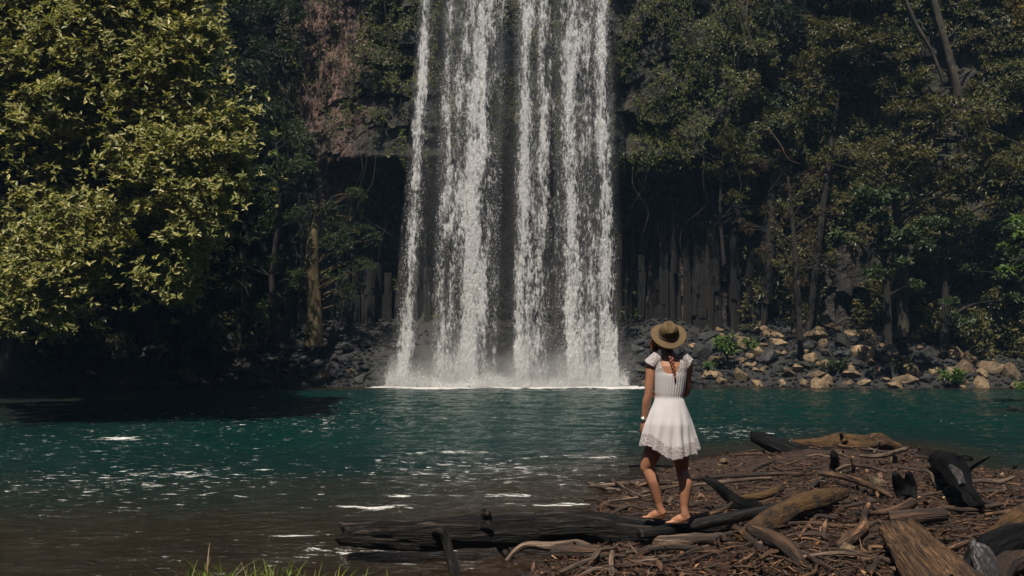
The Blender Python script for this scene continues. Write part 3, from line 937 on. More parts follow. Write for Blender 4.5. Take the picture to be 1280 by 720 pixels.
make_tree('mossy_tree', 'golden brown mossy trunk with thin green crown left of the falls', 'tree',
          [P(392, 432, 31.6), P(394, 380, 31.6), P(391, 320, 31.6), P(396, 280, 31.9), P(405, 250, 32.4)], [0.36, 0.22, 0.25, 0.17, 0.08],
          clumps_px([(430, 270, 24), (425, 310, 28), (445, 340, 22), (415, 345, 18), (440, 245, 18), (455, 290, 20), (380, 300, 10), (465, 330, 18), (440, 370, 16), (420, 285, 18)], 31.6, 0.5, 41, 3, 0.8),
          'leaf_green', 'bark_gold', 0.11, per=150, seed=42, gap=0.45)
# left corner trees; the first is hidden, added to shade bank and pool
make_tree('shade_tree', 'hidden dense dark tree added behind the big sunlit tree to shade the left bank', 'tree', [(-15, 26.5, 0.5), (-14.5, 26, 4), (-13, 25.5, 8)], [0.35, 0.28, 0.15],
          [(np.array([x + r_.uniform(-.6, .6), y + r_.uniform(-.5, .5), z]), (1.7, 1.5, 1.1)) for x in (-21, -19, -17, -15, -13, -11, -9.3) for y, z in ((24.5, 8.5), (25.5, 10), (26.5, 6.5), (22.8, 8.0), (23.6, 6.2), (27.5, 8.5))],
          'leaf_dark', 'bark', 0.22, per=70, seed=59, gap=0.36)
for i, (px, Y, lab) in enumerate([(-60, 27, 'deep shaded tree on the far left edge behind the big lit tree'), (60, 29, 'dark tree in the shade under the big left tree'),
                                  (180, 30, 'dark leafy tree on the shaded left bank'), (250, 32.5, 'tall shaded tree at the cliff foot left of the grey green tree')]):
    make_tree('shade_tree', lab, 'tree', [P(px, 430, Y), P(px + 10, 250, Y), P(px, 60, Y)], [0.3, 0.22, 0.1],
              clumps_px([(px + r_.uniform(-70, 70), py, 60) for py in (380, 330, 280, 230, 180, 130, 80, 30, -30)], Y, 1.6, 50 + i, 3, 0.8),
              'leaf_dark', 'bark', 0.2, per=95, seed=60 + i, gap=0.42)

# trees on the right slope
RT = [
 ('forest_tree', 'tree with yellow green crown at the top, right of centre on the cliff', 'leaf_olive', 'bark', [(1010, 420, 33.5), (1030, 250, 33.5), (1050, 100, 33.8), (1065, 10, 34)], [0.14, 0.12, 0.08, 0.05],
  [(1030, 130, 24), (1000, 90, 26), (1045, 25, 36), (1080, 15, 36), (1060, 60, 34), (1090, 55, 30), (1040, 75, 26), (1110, 90, 26), (1060, -25, 50), (1025, 40, 20)], 33.3, 0.15),
 ('forest_tree', 'tree with two pale leaning trunks at the upper right', 'leaf_olive', 'bark_pale', [(1205, 200, 33.0), (1198, 120, 33), (1178, 40, 33), (1158, -30, 33)], [0.20, 0.17, 0.13, 0.10],
  [(1210, 20, 36), (1250, 70, 36), (1240, 120, 32), (1180, 90, 20), (1235, 155, 26), (1180, -20, 50), (1260, 20, 30), (1120, 110, 24)], 33.6, 0.15),
 ('forest_tree', 'broad olive tree with bent pale branches in the middle of the right slope', 'leaf_olive', 'bark_pale', [(1130, 420, 31.5), (1125, 300, 31.2), (1118, 210, 31), (1160, 160, 31)], [0.2, 0.16, 0.12, 0.06],
  [(1130, 150, 30), (1165, 135, 32), (1200, 160, 34), (1235, 175, 34), (1110, 175, 26), (1150, 190, 36), (1190, 205, 36), (1090, 200, 30), (1060, 220, 26), (1140, 225, 34), (1220, 220, 34), (1260, 210, 30), (1180, 245, 26), (1030, 200, 20)], 30.4, 0.14),
 ('forest_tree', 'low tree with larger green leaves right of the brown tangle', 'leaf_green', 'bark', [(1110, 430, 30.0), (1108, 360, 30), (1100, 280, 30)], [0.15, 0.12, 0.05],
  [(1075, 265, 24), (1110, 255, 24), (1130, 285, 24), (1060, 290, 16), (1115, 315, 22), (1095, 345, 16), (1140, 330, 20), (1090, 250, 22), (1150, 300, 20), (1140, 350, 14)], 29.8, 0.2),
 ('forest_tree', 'dark tree low on the right slope with bare lower trunk', 'leaf_green', 'bark', [(1180, 440, 31.5), (1182, 360, 31.5), (1178, 260, 31.5)], [0.16, 0.12, 0.06],
  [(1200, 290, 34), (1240, 280, 34), (1190, 330, 28), (1230, 340, 30), (1260, 300, 30), (1265, 370, 26), (1215, 390, 22), (1185, 380, 18), (1170, 270, 20), (1275, 250, 26)], 31.5, 0.16),
 ('forest_tree', 'tree with bright leaves reaching in from the right edge', 'leaf_bright', 'bark', [(1400, 420, 20), (1390, 330, 20), (1340, 290, 20)], [0.16, 0.13, 0.05],
  [(1268, 272, 13), (1276, 300, 14), (1262, 312, 8), (1290, 330, 20), (1310, 290, 30), (1275, 330, 8)], 20, 0.15),
 ('forest_tree', 'yellowing tree whose leaves hang in the top right corner', 'leaf_yellow', 'bark', [(1420, 420, 20), (1400, 150, 20), (1330, 0, 20)], [0.2, 0.16, 0.06],
  [(1268, 6, 14), (1285, 20, 16), (1258, -8, 12), (1310, 10, 30), (1276, 32, 7)], 20, 0.13),
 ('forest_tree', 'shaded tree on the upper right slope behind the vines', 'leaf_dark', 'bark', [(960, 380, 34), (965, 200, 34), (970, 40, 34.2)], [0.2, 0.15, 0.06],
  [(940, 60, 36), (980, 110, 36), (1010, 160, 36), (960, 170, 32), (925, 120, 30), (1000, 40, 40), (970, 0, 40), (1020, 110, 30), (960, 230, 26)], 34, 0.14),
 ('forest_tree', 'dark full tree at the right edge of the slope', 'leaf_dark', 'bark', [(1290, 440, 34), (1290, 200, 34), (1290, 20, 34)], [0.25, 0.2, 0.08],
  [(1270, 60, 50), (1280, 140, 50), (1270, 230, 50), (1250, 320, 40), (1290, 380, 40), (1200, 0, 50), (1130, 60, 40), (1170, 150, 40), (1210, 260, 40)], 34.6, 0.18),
]
for i, (nm, lab, lf, bk, tr, trr, sp, Y, sz) in enumerate(RT):
    make_tree(nm, lab, 'tree', [P(*t) for t in tr], trr, clumps_px(sp, Y, 0.9 if Y > 25 else 0.4, 200 + i, 3, 0.62), lf, bk, sz, per=135, seed=300 + i, gap=0.43, width=0.42)
# second leaning trunk
# the brown tangle of dead creepers and scrub
make_tree('tangled_shrub', 'brown tangle of dead creepers and scrub on the lower right cliff', 'shrub', [P(1000, 425, 31.5), P(995, 330, 31.6), P(985, 220, 32)], [0.12, 0.10, 0.04],
          clumps_px([(960, 200, 26), (990, 230, 30), (1010, 270, 30), (970, 270, 26), (1000, 310, 28), (960, 320, 20), (1030, 330, 20), (1025, 230, 26), (940, 290, 18), (1000, 350, 18)], 31.7, 0.7, 71, 3, 0.8),
          'leaf_dead', 'bark', 0.10, per=110, seed=72, gap=0.46, twigs=8, width=0.3)
make_tree('tangled_shrub', 'small dull green scrub hanging over the dark columns', 'shrub', [P(905, 330, 33), P(900, 260, 33), P(905, 190, 33.2)], [0.08, 0.06, 0.03],
          clumps_px([(900, 170, 24), (930, 190, 22), (870, 190, 20), (890, 215, 20), (945, 220, 20), (915, 240, 18), (850, 175, 14), (935, 260, 16)], 32.6, 0.5, 81, 3, 0.6),
          'leaf_olive', 'bark', 0.15, per=110, seed=82, gap=0.44, twigs=5, width=0.25)

# trees crowning the cliff top (they shade the gorge and stand in the pool's reflection)
tmpl = None
for i in range(15):
    x = -24 + i * 3.3
    if abs(x) < 3.8: continue
    if tmpl is None:
        T0 = np.array([0, 0, 0])
        cl = []
        for k in range(12):
            a = k * 2.4; q = 1.5 * math.sqrt(k / 12)
            cl.append((np.array([math.cos(a) * q * 1.3, math.sin(a) * q, 4.5 + 2.2 * r_.random()]), (1.2, 1.2, 0.8)))
        tmpl = make_tree('plateau_tree', 'leafy tree standing on the cliff top above the gorge', 'tree', [(0, 0, 0), (0.1, 0, 2.5), (0, 0.1, 5)], [0.25, 0.18, 0.08],
                         cl, 'leaf_olive', 'bark', 0.3, per=60, seed=500, gap=0.4, group='trees on the cliff top')
        o = tmpl
    else:
        o = tmpl.copy(); COL.objects.link(o)
        for ch in tmpl.children:
            c = ch.copy(); COL.objects.link(c); c.parent = o
    o.location = (x, 37.5 + r_.uniform(-0.3, 1.5) - 6.0 * float(sstep(11, 25, abs(x))), 19.3)
    o.rotation_euler = (0, 0, r_.uniform(0, 6)); o.scale = (1, 1, r_.uniform(0.8, 1.2))

# the forest that closes the clearing behind the photographer
th_ = rng.uniform(-0.25, math.pi + 0.25, 26000)
rd_ = rng.uniform(19, 30, 26000)
pp = np.stack([np.cos(th_) * rd_ * 1.15, 4 - np.sin(th_) * rd_ * 0.9, rng.uniform(0.5, 19, 26000) * (0.75 + 0.3 * vn(th_ * 6, 1.0, 0, 3))], -1)
aa = np.stack([-np.cos(th_), np.sin(th_), 0.8 + 0 * th_], -1)
V, F = whorls(pp, aa, 0.85, 5, 0.6)
tag(link('forest', mesh_np('forest', V, F, M['leaf_dark'], False)), 'dense dark forest closing the clearing behind the pool shore', 'forest', kind='stuff')

# creepers carpeting the cliff face
def openrock(x, z):
    return 1 - 0.88 * np.maximum(np.exp(-((x + 7.1) / 1.75) ** 4 - ((z - 12.6) / 3.3) ** 4), np.exp(-((x + 6.7) / 0.9) ** 4 - ((z - 7.4) / 2.2) ** 4))

def cliff_cover(name, label, n, f, mat, size, nleaf=4, width=0.4, bias=0.0):
    x = rng.uniform(-17, 22, n); z = rng.uniform(0.5, 19, n)
    d = f(x, z)
    nz_ = bias + fbm(x * 0.55, z * 0.4, 0, 700, 4) * 0.6 + fbm(x * 2.2, z * 1.4, 0, 710, 3) * 0.4
    keep = rng.random(n) < np.clip(d * sstep(0.44, 0.55, nz_) * 1.5, 0, 1)
    x, z = x[keep], z[keep]
    lump = 0.9 * np.clip(fbm(x * 1.1, z * 0.9, 0, 720, 3) - 0.42, 0, 1) * 3.6
    y = cliff_y(x, z) - rng.uniform(0.0, 0.22, len(x)) - lump * rng.uniform(0.3, 1, len(x))
    pts = np.stack([x, y, z], -1)
    ax = np.stack([rng.normal(0, 0.3, len(x)), -np.ones(len(x)), 0.55 + rng.normal(0, 0.3, len(x))], -1)
    V, F = whorls(pts, ax, size, nleaf, width, droop=0.6)
    o = link(name, mesh_np(name, V, F, M[mat], False))
    return tag(o, label, 'creepers', kind='stuff')
cliff_cover('ivy', 'dense creepers hanging over the cliff on both sides of the falls', 90000,
            lambda x, z: sstep(5.5, 8.5, z + 1.3 * np.sin(x * 0.7)) * (1 - 0.6 * (np.abs(x - 0.2) < 3.0)) * openrock(x, z) + 0.10 * openrock(x, z), 'ivy', 0.13)
cliff_cover('undergrowth', 'darker broad leaves covering the slopes beyond the cliff columns', 100000,
            lambda x, z: 0.9 * sstep(8.5, 11, np.abs(x + 0.5)) * sstep(0.6, 2.5, z) , 'leaf_olive', 0.19, bias=0.07)

# hanging vines
def vine(pts, rad, label, group, mat='bark_pale'):
    loc = np.asarray(pts[0], float)
    mb = MB(); mb.tube(np.asarray(pts) - loc, rad, 5, int(rng.integers(999)), rough=0.2, sub=6)
    o = mb.build('hanging_vine', M[mat]); o.location = loc
    return tag(o, label, 'vine', group)
vine([P(935, -5, 32.3), P(933, 30, 32.2), P(945, 62, 32.2), P(938, 56, 32.3)], [0.03, 0.025, 0.02, 0.01], 'pale vine hanging from the top right of the falls with a hooked end', 'vines hanging down the right cliff')
vine([P(890, 5, 32.5), P(905, 30, 32.4), P(918, 38, 32.4)], [0.03, 0.02, 0.01], 'short pale reddish twig slanting at the top of the right cliff', 'vines hanging down the right cliff')
vine([P(1118, 103, 31), P(1122, 118, 31)], [0.025, 0.01], 'tiny pale broken twig in the dark gap above the olive tree', 'vines hanging down the right cliff')
vine([P(1110, 180, 30.2), P(1135, 168, 30.2), P(1150, 150, 30.3), P(1165, 142, 30.4)], [0.05, 0.04, 0.03, 0.015], 'bent pale branch across the broad olive tree', 'vines hanging down the right cliff')
vine([P(960, 160, 31.9), P(975, 180, 31.8), P(985, 198, 31.8), P(1000, 205, 31.8)], [0.03, 0.025, 0.02, 0.015], 'reddish dead vine curving above the brown tangle', 'vines hanging down the right cliff', 'wood_tan')
vine([P(1130, -5, 32.6), P(1145, 30, 32.6), P(1165, 65, 32.6), P(1180, 105, 32.7)], [0.08, 0.08, 0.07, 0.06], 'slender pale leaning stem left of the two pale trunks', 'vines hanging down the right cliff')
for i in range(34):
    side = i % 3
    px = rng.uniform(790, 1060) if side < 2 else rng.uniform(440, 520)
    py = rng.uniform(-20, 250); L = rng.uniform(50, 130)
    Y = 32.3 if px > 780 else 32.4
    Y = float(cliff_y(*(P(px, py, 33)[[0, 2]]))) - 0.55
    pts = [P(px + rng.normal(0, 4) * k, py + L * k / 3, Y) for k in range(4)]
    if side < 2:
        vine(pts, [0.014, 0.012, 0.010, 0.006], 'thin grey vine hanging down the cliff right of the falls', 'thin vines hanging right of the falls')
    else:
        vine(pts, [0.012, 0.011, 0.010, 0.006], 'thin grey vine hanging down the cliff just left of the falls', 'thin vines hanging left of the falls')

# ------------------------------------------------------------------ boulders
def boulder_mesh(seed, mat, kind=0):
    r_ = np.random.default_rng(seed)
    bm = bmesh.new()
    sc = [(1, .85, .8), (1.2, .8, .6), (.9, .85, .9), (1.45, .65, .6)][kind % 4]
    for k in range(15):
        d = r_.normal(0, 1, 3); d /= np.linalg.norm(d)
        bm.verts.new((d[0] * sc[0] * .55, d[1] * sc[1] * .55, d[2] * sc[2] * .55))
    r = bmesh.ops.convex_hull(bm, input=bm.verts)
    bmesh.ops.delete(bm, geom=[g for g in r['geom_interior'] if isinstance(g, bmesh.types.BMVert)], context='VERTS')
    bmesh.ops.bevel(bm, geom=list(bm.edges), offset=0.025, segments=1, affect='EDGES', clamp_overlap=True)
    bmesh.ops.triangulate(bm, faces=bm.faces)
    bmesh.ops.subdivide_edges(bm, edges=list(bm.edges), cuts=1)
    for v in bm.verts:
        c = v.co
        q = float(fbm(c.x * 4 + seed, c.y * 4, c.z * 4, seed, 3)) - 0.5
        v.co = c * (1 + 0.12 * q)
    me = bpy.data.meshes.new('boulder'); bm.to_mesh(me); bm.free()
    me.materials.append(mat)
    return me
M['rock_dark'] = rock_mat('rock_dark', (0.006, 0.007, 0.009), (0.014, 0.016, 0.019), (0.05, 0.052, 0.056))  # darker copy of the grey rock, left bank shade put into its colour
BD = [boulder_mesh(930 + i, M['rock_dark'], i) for i in range(8)]
BT = [boulder_mesh(900 + i, M['rock_tan'], i) for i in range(10)]
BG = [boulder_mesh(950 + i, M['rock_grey'], i) for i in range(10)]
def put_boulder(x, y, z, s_, tan, label, group, meshes=None, rot=None):
    o = link('boulder', random.choice(BT if tan else BG) if meshes is None else meshes)
    o.location = (x, y, z)
    o.rotation_euler = rot or (random.uniform(-.5, .5), random.uniform(-.5, .5), random.uniform(0, 6.28))
    o.scale = (s_ * random.uniform(.85, 1.2), s_ * random.uniform(.85, 1.1), s_ * random.uniform(.8, 1.1))
    return tag(o, label, 'boulder', group)
placed = []
def scatter(n, x0, x1, depth, smin, smax, side):
    tries = 0; cnt = 0
    while cnt < n and tries < 6000:
        tries += 1
        x = random.uniform(x0, x1); t = random.random() ** 0.85
        s_ = smin + (smax - smin) * random.random() ** 1.8
        y = float(shore_y(x)) - 0.15 + t * depth
        z = float(hgt(x, y)) + 0.1 * s_
        if any((x - a) ** 2 + ((y - b_) * 1.1) ** 2 < (0.34 * (s_ + c)) ** 2 for a, b_, c in placed): continue
        placed.append((x, y, s_)); cnt += 1
        if side == 'right':
            tan = random.random() < (0.22 if x < 7.8 else 0.76)
            zone = 'at the waterline' if t < 0.3 else ('high in the pile' if t > 0.75 else 'amid the pile')
            part = 'between woman and leafy shrub' if x < 7.5 else ('below the brown tangle' if x < 11 else ('below the low green tree' if x < 14.2 else 'near the right edge'))
            lab = '%s %s boulder %s, %s' % ('large' if s_ > .62 else 'small', 'tan' if tan else 'dark grey', zone, part)
            grp = 'boulders on the right bank'
        else:
            tan = random.random() < 0.06
            zone = 'at the waterline' if t < 0.35 else 'higher up the pile'
            part = 'close left of the falls' if x > -6.5 else ('below the golden trunk' if x > -9 else 'on the shaded left bank')
            lab = '%s %s boulder %s, %s' % ('large' if s_ > .6 else 'small', 'brownish' if tan else 'dark grey', zone, part)
            grp = 'boulders on the left bank'
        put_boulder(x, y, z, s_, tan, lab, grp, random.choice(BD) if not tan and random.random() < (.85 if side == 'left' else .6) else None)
scatter(205, 4.6, 20.0, 3.7, 0.36, 0.98, 'right')
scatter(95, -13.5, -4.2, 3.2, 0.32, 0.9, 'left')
o = put_boulder(*P(300, 463, 30.2), 1.0, False, 'long pale grey slab lying in the dark left bank', None, BG[1], (0.2, 0.1, 0.2)); o.scale = (0.9, .6, .5)
o = put_boulder(*P(365, 427, 32.2), 1.0, False, 'long leaning grey slab at the foot of the golden trunk', None, BG[3], (0.1, 0.35, 0.1)); o.scale = (1.1, .5, .5)
# rubble filling the gaps
b = MB()
rx = np.concatenate([rng.uniform(4, 21, 2600), rng.uniform(-19, -4, 2000), rng.uniform(-4.3, 4.5, 350)])
ry = shore_y(rx) - 0.25 + rng.uniform(0, 1, len(rx)) * 4.5
rz = hgt(rx, ry)
base_oct = np.array([[1, 0, 0], [0, 1, 0], [-1, 0, 0], [0, -1, 0], [0, 0, 1], [0, 0, -1]], float)
for_f = np.array([[0, 1, 4], [1, 2, 4], [2, 3, 4], [3, 0, 4], [1, 0, 5], [2, 1, 5], [3, 2, 5], [0, 3, 5]])
nR = len(rx)
sc3 = rng.uniform(0.03, 0.11, (nR, 1, 1)) * rng.uniform(0.6, 1.4, (nR, 6, 3))
VV = base_oct[None] * sc3 + rng.normal(0, 0.02, (nR, 6, 3))
an = rng.uniform(0, 6.28, nR)
ca, sa = np.cos(an)[:, None], np.sin(an)[:, None]
VV = np.stack([VV[..., 0] * ca - VV[..., 1] * sa, VV[..., 0] * sa + VV[..., 1] * ca, VV[..., 2]], -1)
VV += np.stack([rx, ry, rz + 0.05], -1)[:, None]
b.add(VV.reshape(-1, 3), (np.arange(nR)[:, None, None] * 6 + for_f).reshape(-1, 3))
tag(b.build('rubble', M['rock_dark'], None, False), 'dark broken stones filling the gaps between the boulders', 'rubble', kind='stuff')

# leafy shrubs among the boulders
def shrub(name, label, px, py, Y, rpx, mat, size, seed, n=70, group='green shrubs among the boulders', stem_h=0.35):
    b0 = P(px, py, Y)
    h = float(hgt(b0[0], Y)) - 0.03
    b0[2] = max(b0[2] - rpx / FPX * Y * 0.5, h)
    e = empty(name, tuple(b0), label, 'shrub', group)
    r_ = np.random.default_rng(seed)
    rr = rpx / FPX * Y
    mb = MB(); pts = []; ax = []
    for i in range(9):
        d = np.array([r_.normal(0, 0.6), r_.normal(0, 0.4) - 0.15, r_.uniform(0.5, 1.1)])
        tip = d * rr * r_.uniform(0.5, 1.1)
        mb.tube([(0, 0, -0.1), tip * 0.5 + r_.normal(0, 0.04, 3), tip], [0.018, 0.012, 0.005], 4, i, sub=2, cap=False)
        for k in range(n // 9):
            t = r_.uniform(0.3, 1.05)
            pts.append(tip * t + r_.normal(0, 0.1, 3) * rr * 0.8); ax.append(d + r_.normal(0, 0.5, 3))
    mb.build('stem', M['bark'], e)
    V, F = whorls(np.array(pts), np.array(ax), size, 5, 0.36, droop=0.3)
    link('foliage', mesh_np('foliage', V, F, M[mat], False), e)
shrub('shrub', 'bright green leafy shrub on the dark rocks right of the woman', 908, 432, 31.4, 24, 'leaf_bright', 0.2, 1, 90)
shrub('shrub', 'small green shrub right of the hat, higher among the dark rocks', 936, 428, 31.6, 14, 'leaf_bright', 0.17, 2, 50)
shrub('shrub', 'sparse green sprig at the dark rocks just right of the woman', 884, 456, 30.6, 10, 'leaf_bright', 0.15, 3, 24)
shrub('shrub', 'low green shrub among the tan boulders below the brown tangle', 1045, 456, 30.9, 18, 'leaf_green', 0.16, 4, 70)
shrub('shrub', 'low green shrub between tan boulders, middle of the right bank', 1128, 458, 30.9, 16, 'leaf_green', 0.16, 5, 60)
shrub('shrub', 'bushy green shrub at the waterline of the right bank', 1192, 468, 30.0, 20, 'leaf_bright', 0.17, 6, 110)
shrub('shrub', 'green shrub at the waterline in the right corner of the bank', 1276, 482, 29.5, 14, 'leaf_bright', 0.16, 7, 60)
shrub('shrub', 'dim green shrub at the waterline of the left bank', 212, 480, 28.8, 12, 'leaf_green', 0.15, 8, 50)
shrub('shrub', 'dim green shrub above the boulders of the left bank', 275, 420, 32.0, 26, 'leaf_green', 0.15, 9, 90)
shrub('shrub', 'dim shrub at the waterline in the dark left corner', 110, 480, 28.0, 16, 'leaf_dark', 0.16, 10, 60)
shrub('shrub', 'small shrub beside the foot of the golden trunk', 330, 412, 32.2, 16, 'leaf_green', 0.15, 11, 50)

# ------------------------------------------------------------------ driftwood
def GS(px, py, dz=0.0):
    """point seen at a pixel, dz above the ground surface there"""
    z = 0.2
    for _ in range(14):
        g = G(px, py, z)
        z = 0.5 * z + 0.5 * (max(float(hgt(g[0], g[1])), -0.02) + dz)
    return G(px, py, z)

def wood(name, label, pts, rad, mat, cat='log', group=None, k=10, rough=0.3, jag=0.0, sub=6, stubs=(), stretch=7, seed=None, flat=1.0):
    """pts: (px, py, dz) over the ground or (px, py, ('z', h)) absolute"""
    W = []
    for p in pts:
        if isinstance(p[2], tuple): W.append(G(p[0], p[1], p[2][1]))
        else: W.append(GS(*p))
    W = np.array(W)
    loc = W[0].copy()
    seed = seed if seed is not None else int(rng.integers(9999))
    k = max(k, 14) if cat != 'stick' else k; sub = max(sub, 10)
    mb = MB(); mb.tube(W - loc, rad, k, seed, rough * 1.35, stretch * 0.7, sub=sub, jag=jag, flat=flat)
    o = mb.build(name, M[mat])
    o.location = loc
    tag(o, label, cat, group)
    for s_ in stubs:
        w = np.array([G(p[0], p[1], p[2][1]) if isinstance(p[2], tuple) else GS(*p) for p in s_[0]])
        m2 = MB(); m2.tube(w - loc, s_[1], 12, seed + 3, rough * 1.2, 3, sub=8, jag=s_[2] if len(s_) > 2 else 0)
        m2.build('branch_stub', M[mat], o)
    return o

Z = lambda h: ('z', h)
wood('fallen_log', 'long black rotten log reaching out over the water under the woman', 
     [(434, 668, Z(.215)), (490, 668, Z(.215)), (560, 667, Z(.215)), (640, 663, Z(.22)), (700, 660, Z(.225)), (760, 661, Z(.22)), (815, 666, Z(.215)), (870, 666, Z(.19)), (930, 668, Z(.15))],
     [0.105, 0.135, 0.14, 0.14, 0.155, 0.145, 0.12, 0.095, 0.05], 'wood_black', k=48, rough=0.24, jag=0.12, sub=16, stretch=4, seed=5,
     stubs=[([(607, 664, Z(.25)), (608, 650, Z(.33)), (607, 640, Z(.41))], [0.07, 0.055, 0.04], 0.03),
            ([(622, 672, Z(.15)), (632, 690, Z(.05)), (640, 700, Z(-.03))], [0.06, 0.045, 0.03])])
wood('dead_branch', 'smooth dark grey branch rising right from the woman\'s feet',
     [(800, 668, Z(.26)), (850, 660, Z(.28)), (900, 650, Z(.33)), (950, 640, Z(.36)), (984, 630, Z(.40))], [0.04, 0.055, 0.052, 0.05, 0.035], 'wood_smooth', 'branch', k=16, rough=0.15, sub=8, jag=0.02)
wood('crooked_branch', 'dark hooked branch propped in front of the black log, standing in shallow water',
     [(541, 664, Z(.27)), (551, 663, Z(.29)), (558, 674, Z(.22)), (563, 695, Z(.1)), (569, 718, Z(-.02)), (571, 730, Z(-.1))], [0.022, 0.035, 0.038, 0.04, 0.05, 0.05], 'wood_black', 'branch', k=12, rough=0.3)
wood('root', 'pale grey root curling out from under the black log into the water',
     [(738, 685, Z(.12)), (722, 680, Z(.13)), (690, 683, Z(.11)), (660, 681, Z(.12)), (645, 688, Z(.08)), (633, 702, Z(.0))], [0.035, 0.045, 0.042, 0.032, 0.025, 0.018], 'wood_grey', 'root', k=14, rough=0.25)
wood('root', 'thin curled root in the foreground below the black log',
     [(700, 716, .04), (722, 706, .06), (740, 699, .08), (750, 688, .12), (765, 686, .1), (772, 680, .1)], [0.015, 0.022, 0.022, 0.02, 0.015, 0.01], 'wood_grey', 'root', k=8)
wood('log_stub', 'short sawn brown log end behind the curled root', [(690, 690, Z(.1)), (725, 690, Z(.12)), (752, 690, Z(.14))], [0.055, 0.065, 0.065], 'wood_brown', k=16, rough=0.12)
wood('weathered_plank', 'flat weathered grey piece of wood below the woman\'s feet', [(812, 677, .04), (850, 676, .05), (905, 672, .05)], [0.035, 0.055, 0.045], 'wood_grey', 'driftwood', k=14, rough=0.35, jag=0.05)
wood('forked_branch', 'black branch stub pointing up left right of the woman\'s legs',
     [(881, 597, Z(.52)), (895, 606, Z(.46)), (910, 619, Z(.36)), (925, 630, Z(.28)), (950, 634, Z(.24))], [0.035, 0.048, 0.055, 0.075, 0.05], 'wood_char', 'branch', k=16, rough=0.25, jag=0.02)
wood('mossy_log', 'thick golden brown mossy log lying right of the woman',
     [(925, 672, .04), (965, 650, .10), (1000, 632, .16), (1030, 623, .15), (1056, 617, .12)], [0.06, 0.095, 0.10, 0.085, 0.05], 'wood_moss', k=24, rough=0.2, sub=8)
wood('mossy_branch', 'short orange brown branch behind the black forked stub', [(925, 622, .05), (950, 620, .07), (976, 611, .09)], [0.02, 0.045, 0.04], 'wood_moss', 'branch', k=12, rough=0.2)
wood('dead_log', 'dark brown broken log leaning below the mossy log', [(938, 660, .12), (965, 672, .10), (990, 690, .06), (1002, 704, .02)], [0.04, 0.07, 0.065, 0.04], 'wood_brown', k=16, rough=0.3, jag=.04)
wood('black_log', 'burnt black log end jutting toward the water at the far edge of the debris',
     [(941, 546, Z(.42)), (955, 551, Z(.38)), (975, 560, Z(.30)), (1000, 569, Z(.22)), (1040, 570, Z(.2)), (1075, 566, Z(.2))], [0.075, 0.115, 0.13, 0.14, 0.13, 0.1], 'wood_char', k=24, rough=0.25, jag=0.06)
wood('driftwood_log', 'brown lumpy log lying along the water behind the burnt black one',
     [(988, 555, Z(.30)), (1015, 556, Z(.32)), (1045, 553, Z(.33)), (1075, 556, Z(.32)), (1100, 553, Z(.30)), (1125, 559, Z(.2))], [0.06, 0.11, 0.12, 0.12, 0.13, 0.06], 'wood_moss', k=24, rough=0.4,
     stubs=[([(1056, 553, Z(.4)), (1053, 547, Z(.46)), (1050, 541, Z(.54))], [0.05, 0.035, 0.012])])
wood('post_stub', 'short dark upright stub behind the mossy log', [(1043, 586, .0), (1043, 577, .12), (1042, 567, .26)], [0.06, 0.055, 0.045], 'wood_char', 'stump', k=12, rough=0.25, jag=.03)
wood('stump', 'black burnt two pronged stump in the middle of the debris', [(1133, 622, .0), (1126, 609, .10), (1119, 592, .27)], [0.11, 0.075, 0.03], 'wood_char', 'stump', k=16, rough=0.3, jag=.05,
     stubs=[([(1136, 621, .02), (1138, 605, .14), (1135, 590, .28)], [0.09, 0.06, 0.02])])
wood('charred_root', 'large black burnt root with bluish sheen running down from the water at right',
     [(1168, 574, .20), (1185, 580, .25), (1197, 596, .24), (1206, 614, .18), (1222, 632, .08)], [0.08, 0.13, 0.12, 0.085, 0.05], 'wood_char', 'root', k=24, rough=0.45, sub=8, jag=.08,
     stubs=[([(1188, 578, .3), (1205, 573, .36), (1215, 574, .36)], [0.05, 0.035, 0.02]), ([(1205, 592, .2), (1216, 584, .3), (1237, 571, .46)], [0.02, 0.016, 0.008])])
wood('bleached_root', 'silvery bare streak of wood on top of the black burnt root', [(1188, 583, .40), (1196, 592, .38), (1203, 606, .30)], [0.02, 0.045, 0.03], 'wood_ash', 'root', k=12, rough=0.2)
wood('branch', 'pale branch with a thick rounded end above the brown log', [(1085, 642, .05), (1105, 640, .08), (1125, 636, .10), (1141, 628, .12)], [0.018, 0.03, 0.04, 0.048], 'wood_tan', 'branch', k=14, rough=0.15)
wood('brown_log', 'short dark brown log lying above the big split stump', [(1112, 649, .08), (1140, 646, .10), (1180, 643, .09)], [0.075, 0.07, 0.06], 'wood_brown', k=18, rough=0.15)
wood('forked_root', 'pale forked root slanting down left of the brown log', [(1086, 630, .10), (1080, 645, .10), (1079, 660, .10), (1062, 674, .07), (1048, 684, .03)], [0.018, 0.03, 0.045, 0.055, 0.035], 'wood_tan', 'root', k=14, rough=0.2,
     stubs=[([(1080, 658, .1), (1090, 655, .12), (1096, 652, .13)], [0.03, 0.02, 0.012])])
wood('branch', 'long tan branch crossing the debris behind the mossy log', [(1022, 592, .12), (1045, 594, .12), (1075, 602, .11), (1098, 612, .09), (1116, 622, .05)], [0.025, 0.035, 0.038, 0.032, 0.014], 'wood_tan', 'branch', k=10, rough=0.25)
wood('branch', 'grey branch lying across the debris above the two pronged stump', [(1075, 570, .10), (1105, 569, .13), (1135, 560, .2)], [0.02, 0.035, 0.028], 'wood_grey', 'branch', k=10, rough=0.3,
     stubs=[([(1092, 566, .13), (1098, 559, .2), (1100, 552, .3)], [0.018, 0.015, 0.01])])
wood('branch', 'grey stick with a thin bend right of the two pronged stump', [(1122, 584, .1), (1150, 588, .1), (1163, 592, .12), (1172, 612, .02)], [0.012, 0.02, 0.018, 0.012], 'wood_grey', 'branch', k=8)
